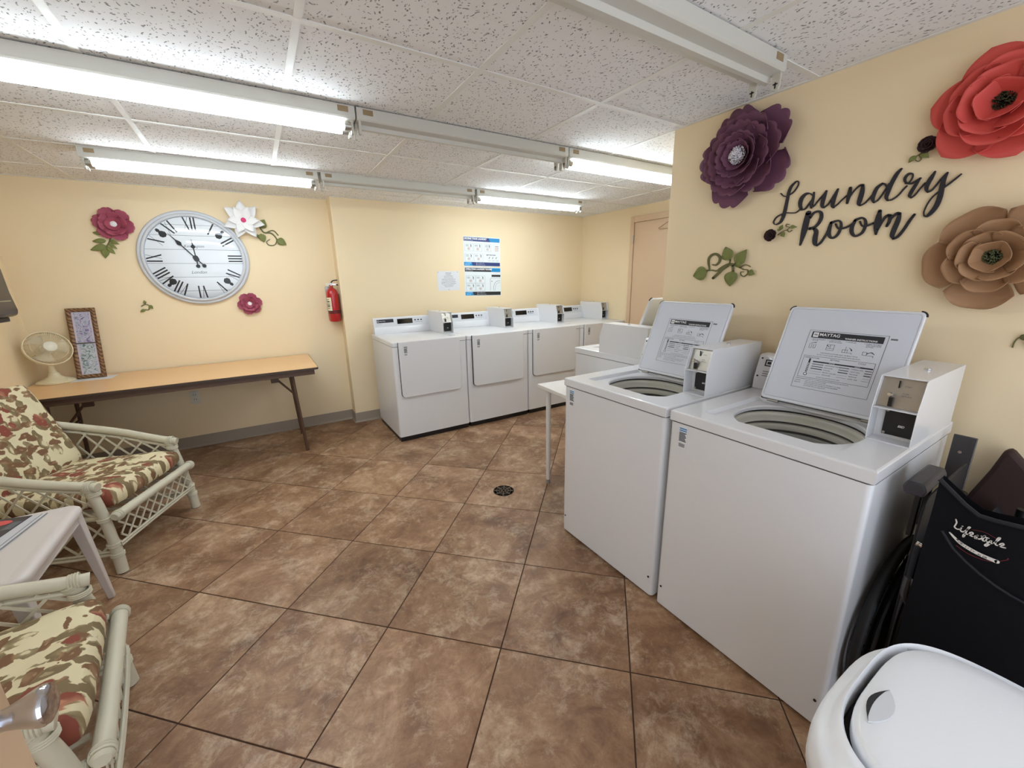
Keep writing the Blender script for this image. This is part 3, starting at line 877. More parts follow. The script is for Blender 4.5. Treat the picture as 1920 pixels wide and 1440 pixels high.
# ------------------------------------------------------------------ dryers
DW, DD = .698, .700
def make_dryer():
    t = thing('front_load_dryer', 'leftmost white coin dryer next to the step in the wall', 'dryer', (.925, 3.4453, 0), group='row of coin dryers along the back wall')
    g = G(); g.box(.010, .012, 0, DW - .010, DD - .01, .050); build('plinth', g, BLACK, t, smooth=False)
    g = G(); lo = rrect(0, 0, DW, DD, (.018, .018, .003, .003), 5)
    g.loft([[(x, y, .046) for x, y in lo], [(x, y, .870) for x, y in lo]]); build('cabinet', g, WHITE, t)
    g = G(); li = rrect(.004, .004, DW - .004, DD - .004, .014, 5); g.loft([[(x, y, .868) for x, y in li], [(x, y, .874) for x, y in li]]); build('seam', g, DARK, t)
    g = G()
    def L(i, z): return [(x, y, z) for x, y in rrect(i, i, DW - i, DD - i, (.020, .020, .004, .004), 5)]
    g.loft([L(.001, .873), L(-.002, .876), L(-.002, .908), L(0, .9125), L(.004, .9144)])
    build('worktop', g, WHITE, t, angle=20)
    x0, x1, z0, z1 = .050, .622, .418, .9135
    g = G(); pl = rrect(x0 - .004, z0 - .004, x1 + .004, z1 - .004, (.034, .034, .002, .002), 6)
    g.loft([[(x, -.0045, z) for x, z in pl], [(x, .0, z) for x, z in pl]]); build('door_gap_shade', g, DARK, t)  # dark slab behind the door paints the shadow line of its gap
    g = G(); pl = rrect(x0, z0, x1, z1, (.030, .030, .003, .003), 6); p2 = rrect(x0 + .004, z0 + .004, x1 - .004, z1 - .003, (.028, .028, .002, .002), 6)
    g.loft([[(x, -.0045, z) for x, z in pl], [(x, -.021, z) for x, z in pl], [(x, -.0235, z) for x, z in p2]])
    dr = build('door', g, WHITE, t, angle=20)
    g = G(); g.box(x1 + .001, -.014, .60, x1 + .004, -.002, .72); build('handle', g, BLACK, dr)  # black strip paints gap shade at the door edge, no real handle
    sticker(dr, FRONT(.108, -.0240, .835), False)
    # console
    H = .9144
    g = G(); pr = [(.622, 0), (.622, .060), (.628, .068), (.646, .150), (.656, .158), (.696, .158), (.696, 0)]
    g.loft([[(.014, y, H + z) for y, z in pr], [(DW - .108, y, H + z) for y, z in pr]])
    con = build('console', g, WHITE, t, bevel=.002)
    ang = math.atan2(.082, .018)
    def F(x, s_): return Matrix.Translation((x, .628 + .018 * s_ - .001, H + .068 + .082 * s_)) @ Matrix.Rotation(ang, 4, 'X')
    g = G(); g.rect(0, 0, .545, .080, 0, 0); o = build('control_panel', g, mat('pale grey control panel', (212, 213, 216), .35), con, smooth=False); o.matrix_local = F(.022, .02)
    g = G(); g.rect(0, -.004, .165, .030, 0, 0)
    g.prism([(.014 + .010 * math.cos(k * PI / 8), .013 + .010 * math.sin(k * PI / 8)) for k in range(16)], .0006, .0012, 1)
    g.prism([(.014 + .007 * math.cos(k * PI / 8), .013 + .007 * math.sin(k * PI / 8)) for k in range(16)], .0012, .0018, 0)
    put(g, text('MAYTAG', .013), .030, .008, .0014, 1)
    o = build('badge', g, [INK, INKW], con, smooth=False); o.matrix_local = F(.045, .55) @ Matrix.Translation((0, 0, .001))
    g = G(); g.rect(0, 0, .158, .050, 0, 0, .003); o = build('display', g, mat('glossy black display', (10, 10, 14), .08), con, bevel=.002, smooth=False); o.matrix_local = F(.246, .26) @ Matrix.Translation((0, 0, .001))
    for k in range(3):
        g = G(); g.prism([(.009 * math.cos(q * PI / 6), .007 * math.sin(q * PI / 6)) for q in range(12)], 0, .004); o = build('button', g, INK, con); o.matrix_local = F(.432 + k * .032, .62) @ Matrix.Translation((0, 0, .001))
    g = G(); g.rect(0, 0, .085, .003, 0, 0); o = build('console_lettering', g, INKG, con, smooth=False); o.matrix_local = F(.425, .38) @ Matrix.Translation((0, 0, .001))
    g = G(); put(g, text('TUMBLE DRY', .008), 0, 0, 0, 0); o = build('console_lettering', g, INKG, con, smooth=False); o.matrix_local = F(.045, .30) @ Matrix.Translation((0, 0, .0015))
    coin_box(t, DW - .110, .272, H)
    g = G(); g.box(-.03, -.006, 0, .03, .006, .003); build('lint_slot', g, mat('pale grey control panel', (0, 0, 0)), t, loc=(.60, .10, H), bevel=.001)
    return t
dr1 = make_dryer()
labs = ['second white coin dryer from the left, its door proud of the front', 'third white coin dryer, partly behind the white side table', 'fourth white coin dryer in the far corner below the hanger door']
for k in range(3):
    c = copy_tree(dr1); c.location = (.925 + (k + 1) * .705, 3.4453, 0); c['label'] = labs[k]
    if k == 0:
        for ch in kids(c):
            if ch.name.startswith('door') and not ch.name.startswith('door_g'): ch.location = (0, -.008, 0); ch.rotation_euler = (0, 0, 0)

# ------------------------------------------------------------------ folding table
t = thing('folding_table', 'long folding table with orange wood top and dark edge under the round clock', 'table', (-1.468, 3.632, 0))
TL, TD, TZ = 1.822, .770, .745
WOODTOP = mat('honey laminate', (230, 186, 134), .30, var=.05, vscale=4)
BROWN = mat('brown table steel', (92, 66, 50), .45)
g = G(); lo = rrect(0, 0, TL, TD, .02, 4); g.loft([[(x, y, TZ - .018) for x, y in lo], [(x, y, TZ - .002) for x, y in lo]]); build('edge_band', g, mat('dark brown edging', (70, 54, 44), .5), t)
g = G(); lo = rrect(.004, .004, TL - .004, TD - .004, .018, 4); g.loft([[(x, y, TZ - .004) for x, y in lo], [(x, y, TZ) for x, y in lo]]); build('tabletop', g, WOODTOP, t)
for bb in ((.03, .030, TL - .03, .042), (.03, TD - .042, TL - .03, TD - .030)):
    g = G(); g.box(bb[0], bb[1], TZ - .062, bb[2], bb[3], TZ - .018); build('apron', g, BROWN, t, bevel=.002)
for bb in ((.03, .042, .042, TD - .042), (TL - .042, .042, TL - .03, TD - .042)):
    g = G(); g.box(bb[0], bb[1], TZ - .060, bb[2], bb[3], TZ - .0185); build('apron', g, BROWN, t, bevel=.002)
for xe, s in ((1.625, 1), (.20, -1)):
    for y in (.115, .60):
        g = G(); g.tube([(xe, y, TZ - .022), (xe + s * .02, y, .25), (xe + s * .032, y, .008)], .0125, 10); g.tube([(xe + s * .032, y, .012), (xe + s * .032, y, .0)], .015, 10)
        build('leg', g, BROWN, t)
    g = G(); g.tube([(xe + s * .012, .115, .44), (xe + s * .012, .60, .44)], .009, 8); build('cross_bar', g, BROWN, t)
    g = G(); g.tube([(xe + s * .010, .355, .46), (xe - s * .10, .355, .60), (xe - s * .24, .355, TZ - .022)], .009, 8); g.box(xe - .125 * s - .03, .343, .585, xe - .125 * s + .03, .367, .635)
    build('brace', g, BROWN, t, bevel=.002)

# sheet of paper under the picture, picture, fan
g = G(); g.box(-.115, -.075, 0, .115, .075, .0015); tag(build('paper_sheet', g, mat('white paper', (222, 222, 224), .7), loc=(-1.135, 4.235, TZ), rot=(0, 0, R(-3))), 'white sheet of paper lying under the leaning picture frame', 'paper')
pf = thing('picture_frame', 'narrow brown rope-edged picture frame leaning on the wall beside the fan', 'picture', (-1.155, 4.262, TZ + .002), (R(90) - math.atan2(.13, .52), 0, R(-2)))
fw_, fh_ = .165, .535
g = G()
def ring(i, z): return [(x, y, z) for x, y in rrect(-fw_ / 2 + i, i, fw_ / 2 - i, fh_ - i, .002, 1)]
g.loft([ring(0, 0), ring(0, .012), ring(.010, .020), ring(.020, .014), ring(.028, .010), ring(.028, 0)], False, False)
build('frame', g, rope_mat(), pf, angle=80)
g = G(); g.box(-fw_ / 2 + .004, .004, 0, fw_ / 2 - .004, fh_ - .004, .004); build('backing', g, mat('pale lilac mount', (206, 196, 208), .6), pf, smooth=False)
for y0, y1, m_ in ((.275, .505, print_mat('purple blossom print', [(.3, (84, 70, 120)), (.42, (140, 128, 168)), (.5, (200, 196, 210)), (.62, (150, 156, 176)), (.7, (84, 88, 104))], 16, 3.0)), (.032, .262, print_mat('green garden print', [(.3, (70, 96, 92)), (.42, (128, 146, 146)), (.52, (206, 208, 212)), (.62, (150, 160, 176)), (.72, (84, 96, 112))], 18, 8.0))):
    g = G(); g.box(-.042, y0, .004, .042, y1, .006); build('print', g, m_, pf, smooth=False)
g = G(); g.box(-.055, .265, .004, .055, .271, .010); build('divider', g, mat('dark brown edging', (0, 0, 0)), pf, smooth=False)

fan = thing('desk_fan', 'small ivory desk fan at the left end of the folding table', 'fan', (-1.340, 4.225, TZ), (0, 0, R(35)))
IV = mat('aged ivory plastic', (222, 208, 172), .4)
g = G(); g.lathe([(.098, 0), (.102, .004), (.102, .014), (.094, .020), (.060, .032), (.034, .050), (.026, .075)], 32); build('base', g, IV, fan)
g = G(); g.tube([(0, .008, .070), (0, .012, .11), (0, .014, .150)], [.024, .018, .020], 14); build('neck', g, IV, fan)
hd = Matrix.Translation((0, -.03, .255)) @ Matrix.Rotation(R(90 - 22), 4, 'X')
g = G(); g.tube([(0, 0, -.14), (0, 0, -.115), (0, 0, -.06), (0, 0, -.03)], [.030, .046, .048, .030], 18); o = build('motor', g, IV, fan); o.matrix_local = hd
RF = .122
g = G()
for z, r_ in ((0, RF), (.010, RF), (-.010, RF * .995)):
    g.tube([(r_ * math.cos(2 * PI * k / 48), r_ * math.sin(2 * PI * k / 48), z) for k in range(49)], .0042 if z else .005, 6, caps=False)
o = build('grille_rim', g, IV, fan); o.matrix_local = hd
g = G()
for k in range(72):
    a = 2 * PI * k / 72; c, s = math.cos(a), math.sin(a)
    for sg in (1, -1):
        g.tube([(c * r_, s * r_, z) for r_, z in ((RF, .004 * sg), (RF * .93, .030 * sg), (RF * .6, .043 * sg), (.034, .048 * sg))], .0011, 4, caps=False)
g.tube([(RF * .78 * math.cos(2 * PI * k / 40), RF * .78 * math.sin(2 * PI * k / 40), .038) for k in range(41)], .0016, 5, caps=False)
o = build('grille', g, IV, fan); o.matrix_local = hd; tag(o, kind='stuff')
g = G(); g.lathe([(.036, .046), (.036, .052), (.030, .056), (.004, .057)], 24); o = build('grille_badge', g, CREAM, fan); o.matrix_local = hd
g = G()
for k in range(3):
    a0 = 2 * PI * k / 3
    pts = []
    for i in range(5):
        r_ = .022 + i * .021
        for j in range(5):
            b = a0 + (j / 4 - .5) * (.7 + .5 * i / 4)
            pts.append((r_ * math.cos(b), r_ * math.sin(b), (j / 4 - .5) * .030))
    fs = [(i * 5 + j, i * 5 + j + 1, (i + 1) * 5 + j + 1, (i + 1) * 5 + j) for i in range(4) for j in range(4)]
    g.add(pts, fs)
g.lathe([(.022, -.022), (.022, .020), (.004, .024)], 16)
o = build('blades', g, mat('smoky fan blade', (218, 206, 178), .3), fan); o.matrix_local = hd
sm = o.modifiers.new('solid', 'SOLIDIFY'); sm.thickness = .0015
g = G(); g.box(.035, -.075, .018, .050, -.055, .028); build('switch', g, CREAM, fan, bevel=.002)
g = G(); g.tube(spline([(.09, .02, .006), (.13, .0, .004), (.17, .03, .004), (.20, .10, .004)]), .003, 6); build('cord', g, IV, fan)

# ------------------------------------------------------------------ wall things on the clock wall
def on_wall(name, label, cat, w, u, v, out=0.0, group=None, roll=0.0):
    loc, rot = wall_at(w, u, v, out)
    t = thing(name, label, cat, loc, rot, group)
    if roll:
        t.rotation_euler = (Euler(rot).to_matrix() @ Matrix.Rotation(roll, 3, 'Z')).to_euler()
    return t

ck = on_wall('wall_clock', 'large round grey-framed wall clock with white plank face and Roman numerals', 'clock', 'A', -.376, 1.637, .001)
GR = mat('weathered grey blue paint', (204, 207, 212), .5, var=.04, vscale=12)
g = G(); g.loft([[(r_ * math.cos(2 * PI * k / 96), r_ * math.sin(2 * PI * k / 96), z) for k in range(96)] for r_, z in ((.374, 0), (.376, .010), (.372, .024), (.362, .030), (.352, .026), (.350, .034), (.344, .044), (.334, .046), (.327, .042), (.326, .014))], True, False)
build('frame', g, GR, ck, angle=60)
g = G(); g.lathe([(.328, .006), (.328, .010)], 96); build('backing', g, mat('dark clock backing', (96, 98, 102), .8), ck)
PL = mat('whitewashed plank', (240, 240, 240), .6, var=.02, vscale=14)
ys = [-.326, -.262, -.150, -.040, .070, .180, .262, .326]
for a, b_ in zip(ys[:-1], ys[1:]):
    a_, b2 = a + .0012, b_ - .0012
    pts = []
    for k in range(13):
        y = a_ + (b2 - a_) * k / 12; pts.append((math.sqrt(max(0, .3255 ** 2 - y * y)), y))
    poly = pts + [(-x, y) for x, y in reversed(pts)]
    poly = [p for i, p in enumerate(poly) if (Vector(p) - Vector(poly[i - 1])).length > 1e-5]
    g = G(); g.prism(poly, .010, .0135); build('plank', g, PL, ck, smooth=False)
NUM = ['XII', 'I', 'II', 'III', 'IV', 'V', 'VI', 'VII', 'VIII', 'IX', 'X', 'XI']
BLK = mat('black clock print', (22, 22, 24), .6)
for k, s in enumerate(NUM):
    th = -2 * PI * k / 12
    wd = {'I': .022, 'V': .046, 'X': .046}
    tot = sum(wd[c] for c in s); x = -tot / 2
    g = G(); hh = .050; zz = .0138
    def barq(xa, ya, xb, yb, w):
        g.add([(xa - w / 2, ya, zz), (xa + w / 2, ya, zz), (xb + w / 2, yb, zz), (xb - w / 2, yb, zz), (xa - w / 2, ya, zz + .0006), (xa + w / 2, ya, zz + .0006), (xb + w / 2, yb, zz + .0006), (xb - w / 2, yb, zz + .0006)],
              [(4, 5, 6, 7), (0, 1, 5, 4), (1, 2, 6, 5), (2, 3, 7, 6), (3, 0, 4, 7)])
    for c in s:
        m_ = x + wd[c] / 2
        if c == 'I': barq(m_, -hh, m_, hh, .0105)
        if c == 'V': barq(m_ - .014, hh, m_, -hh, .0105); barq(m_ + .014, hh, m_, -hh, .0028)
        if c == 'X': barq(m_ - .015, hh, m_ + .015, -hh, .0105); barq(m_ + .015, hh, m_ - .015, -hh, .0022)
        x += wd[c]
    g2 = G(); g2.merge(g, Matrix.Rotation(th, 4, 'Z') @ Matrix.Translation((0, .272, 0)))
    build('numeral', g2, BLK, ck, smooth=False)
for k in range(4):
    a = R(45 + 90 * k)
    g = G()
    pl = [(0, -.040), (.020, -.030), (.026, -.012), (.016, .006), (.008, .014), (.013, .024), (.008, .040), (-.008, .040), (-.013, .024), (-.008, .014), (-.016, .006), (-.026, -.012), (-.020, -.030)]
    g.prism(pl, .0138, .0144)
    g2 = G(); g2.merge(g, Matrix.Rotation(-a, 4, 'Z') @ Matrix.Translation((0, .275, 0)))
    build('ornament', g2, BLK, ck, smooth=False)
for s, y, sz in (('Kensington', .088, .030), ('London', -.122, .034)):
    g = G(); put(g, text(s, sz, 'CENTER', 0, .35), 0, y, .0140, 0); build('face_lettering', g, INKG, ck, smooth=False)
def hand(name, ang, L_, tail, w, z):
    g = G()
    g.prism([(-w, -tail), (w, -tail), (w * .9, L_ * .52), (.017, L_ * .60), (.013, L_ * .66), (.004, L_ * .74), (.001, L_), (-.001, L_), (-.004, L_ * .74), (-.013, L_ * .66), (-.017, L_ * .60), (-w * .9, L_ * .52)], z, z + .0015)
    g.prism([(.015 * math.cos(k * PI / 10), -tail + .015 * math.sin(k * PI / 10)) for k in range(20)], z, z + .0015)
    g.prism([(.018 * math.cos(k * PI / 10), .026 * math.sin(k * PI / 10)) for k in range(20)], z + .0002, z + .0020)
    g2 = G(); g2.merge(g, Matrix.Rotation(-R(ang), 4, 'Z')); build(name, g2, BLK, ck, smooth=False)
hand('hour_hand', 357, .150, .062, .0042, .018)
hand('minute_hand', 322, .245, .075, .0042, .022)
g = G(); g.loft([[(r_ * math.cos(2 * PI * k / 64), r_ * math.sin(2 * PI * k / 64), z) for k in range(64)] for r_, z in ((.328, .040), (.28, .0475), (.22, .0535), (.15, .0575), (.08, .0598), (.01, .0605))], False, True)
build('glass', g, glass_mat('domed clock glass'), ck, angle=80)

# paper flowers: one mesh per petal row, every petal an object
def petal_mesh(L_, W_, tilt, cup, curl, notch=0.0, th=.0012, nu=18, nv=9, point=0.0, base=.25):
    g = G(); top = []
    for j in range(nv + 1):
        s = j / nv
        if point > .2:
            wv = W_ / 2 * (math.sin(PI * min(1, s ** .8)) ** .8 * (1 - point * s) + (1 - s) * base * .5)
        else:
            wv = W_ / 2 * (base + (1 - base) * math.sin(PI / 2 * min(1, s / .75)) ** .9)
        wv = max(wv, .0008)
        for i in range(nu + 1):
            q = i / nu * 2 - 1
            edge = 1 - notch * (1 - abs(math.cos(q * PI * 1.5)) ** .8) * max(0, (s - .5) / .5) ** 1.5
            if point <= .2: edge *= (1 - .42 * abs(q) ** 3.2 * s ** 2) * (1 + point * (1 - abs(q)) ** 2 * s ** 4)
            r_ = L_ * s * edge
            x = q * wv * (1 + notch * .5 * math.sin(s * 9))
            ang = tilt + curl * s
            lift = math.sin(tilt) * r_ + curl * s * s * L_ * .5
            z = lift + cup * W_ * q * q * s
            y = r_ * math.cos(tilt) 
            top.append((x, y, z))
    n1 = nu + 1
    fs = [(j * n1 + i, j * n1 + i + 1, (j + 1) * n1 + i + 1, (j + 1) * n1 + i) for j in range(nv) for i in range(nu)]
    g.add(top, fs)
    return g

def flower(t, rows, m_list, z0=.004):
    """rows: (count, start radius, length, width, tilt deg, cup, curl, height, phase deg, notch, point)"""
    for ri, (n, r0, L_, W_, tilt, cup, curl, h, ph, notch, point) in enumerate(rows):
        g0 = petal_mesh(L_, W_, R(tilt), cup, curl, notch, point=point)
        src = None
        for k in range(n):
            a = 2 * PI * k / n + R(ph) + random.uniform(-.08, .08)
            loc = (-r0 * math.sin(a), r0 * math.cos(a), z0 + h + .0012 * (k % 3))
            rot = (random.uniform(-.05, .05), random.uniform(-.06, .06), a)
            if src is None:
                src = build('petal', g0, m_list[ri % len(m_list)], t, loc=loc, rot=rot, angle=80)
                sm = src.modifiers.new('solid', 'SOLIDIFY'); sm.thickness = .0014
            else:
                o = inst('petal', src, t, loc, rot)
                sm = o.modifiers.new('solid', 'SOLIDIFY'); sm.thickness = .0014

def stamens(t, r, h, n, m_, z, rr=.0013, name='stamens'):
    g = G()
    for k in range(n):
        a = random.uniform(0, 2 * PI); q = r * math.sqrt(random.random()); tz = z + h * (1 - .4 * (q / r) ** 2)
        g.tube([(q * .7 * math.cos(a), q * .7 * math.sin(a), z), (q * 1.1 * math.cos(a), q * 1.1 * math.sin(a), tz)], [rr, rr * 1.3], 4)
    o = build(name, g, m_, t); tag(o, kind='stuff'); return o

PURP = mat('plum purple card', (112, 68, 90), .7, var=.05, vscale=20)
RED = mat('coral red card', (214, 84, 76), .65, var=.04, vscale=14)
BRN = mat('tan brown foam', (166, 126, 90), .7, var=.04, vscale=14)
MAUV = mat('raspberry card', (164, 74, 94), .65, var=.06, vscale=30)
WPT = mat('white card petal', (236, 234, 232), .6)

t = on_wall('paper_flower', 'big dark purple layered paper flower with white centre on the sign wall', 'wall flower', 'S', -1.185, 1.950, .002)
flower(t, [(5, .048, .178, .185, 8, .10, .02, .0, 20, .10, 0), (6, .02, .165, .175, 18, .16, .05, .012, 42, .09, 0), (7, .018, .140, .14, 28, .2, .06, .020, 5, .09, 0), (6, .012, .112, .115, 42, .25, .05, .026, 30, .09, 0), (6, .010, .085, .09, 55, .3, .03, .032, 8, .08, 0), (5, .008, .056, .07, 66, .3, .0, .036, 30, .06, 0)], [PURP])
g = G(); g.lathe([(.05, 0), (.04, .045), (.006, .05)], 16); build('core', g, PURP, t)
stamens(t, .036, .050, 260, mat('white stamens', (240, 238, 244), .6), .060, .0015)
t = on_wall('paper_flower', 'big coral red rose-like paper flower at the upper right with dark green centre', 'wall flower', 'S', -.392, 1.915, .002)
flower(t, [(6, .02, .138, .160, 12, .16, .04, .0, 20, 0, .10), (6, .018, .115, .135, 24, .22, .08, .012, 50, 0, 0), (5, .015, .095, .120, 38, .28, .10, .020, 10, 0, 0), (5, .012, .070, .09, 55, .3, .05, .026, 45, 0, 0)], [RED])
g = G(); g.lathe([(.04, 0), (.03, .030), (.004, .034)], 16); build('core', g, mat('dark green centre', (34, 36, 26), .8), t)
stamens(t, .032, .030, 170, mat('dark moss centre', (58, 60, 38), .8), .028, .0014)
t = on_wall('paper_flower', 'big tan brown round-petalled flower at the right edge below the red one', 'wall flower', 'S', -.330, 1.463, .002)
flower(t, [(5, .045, .122, .158, 12, .24, .06, .0, 30, 0, 0), (6, .025, .096, .105, 26, .26, .10, .014, 0, 0, 0), (6, .018, .075, .090, 40, .3, .08, .022, 28, 0, 0), (5, .014, .052, .07, 56, .3, .05, .028, 10, 0, 0)], [BRN])
g = G(); g.lathe([(.04, 0), (.03, .032), (.004, .036)], 16); build('core', g, mat('dark green centre', (0, 0, 0)), t)
stamens(t, .030, .022, 200, mat('olive green centre', (86, 92, 62), .8), .030, .0016)
for (u, v, lab, sc, ph) in ((-.838, 1.883, 'raspberry paper flower above green leaves at the upper left of the clock', 1.0, 0), (-.054, 1.250, 'raspberry paper flower at the lower right of the clock, without leaves', .80, 25)):
    t = on_wall('paper_flower', lab, 'wall flower', 'A', u, v, .002)
    flower(t, [(6, .012 * sc, .112 * sc, .110 * sc, 10, .12, .03, .0, 15 + ph, .05, 0), (6, .010 * sc, .082 * sc, .085 * sc, 24, .2, .05, .008, 45 + ph, .05, 0), (5, .008 * sc, .052 * sc, .06 * sc, 42, .25, .03, .012, 10 + ph, .04, 0)], [MAUV])
    g = G(); g.lathe([(.020 * sc, 0), (.024 * sc, .026), (.016 * sc, .034), (.004, .036)], 16); build('centre', g, WPT, t)
t = on_wall('paper_flower', 'white pointed-petal paper flower with a pink centre overlapping the clock rim', 'wall flower', 'A', .008, 1.952, .050)
flower(t, [(7, .006, .152, .100, 6, .10, .0, .0, 5, 0, .35), (6, .006, .115, .080, 16, .14, .02, .010, 30, 0, .35)], [WPT])
g = G(); g.lathe([(.014, -.045), (.018, .012), (.020, .022), (.012, .030), (.003, .031)], 14); build('centre', g, mat('hot pink centre', (206, 50, 110), .6), t)

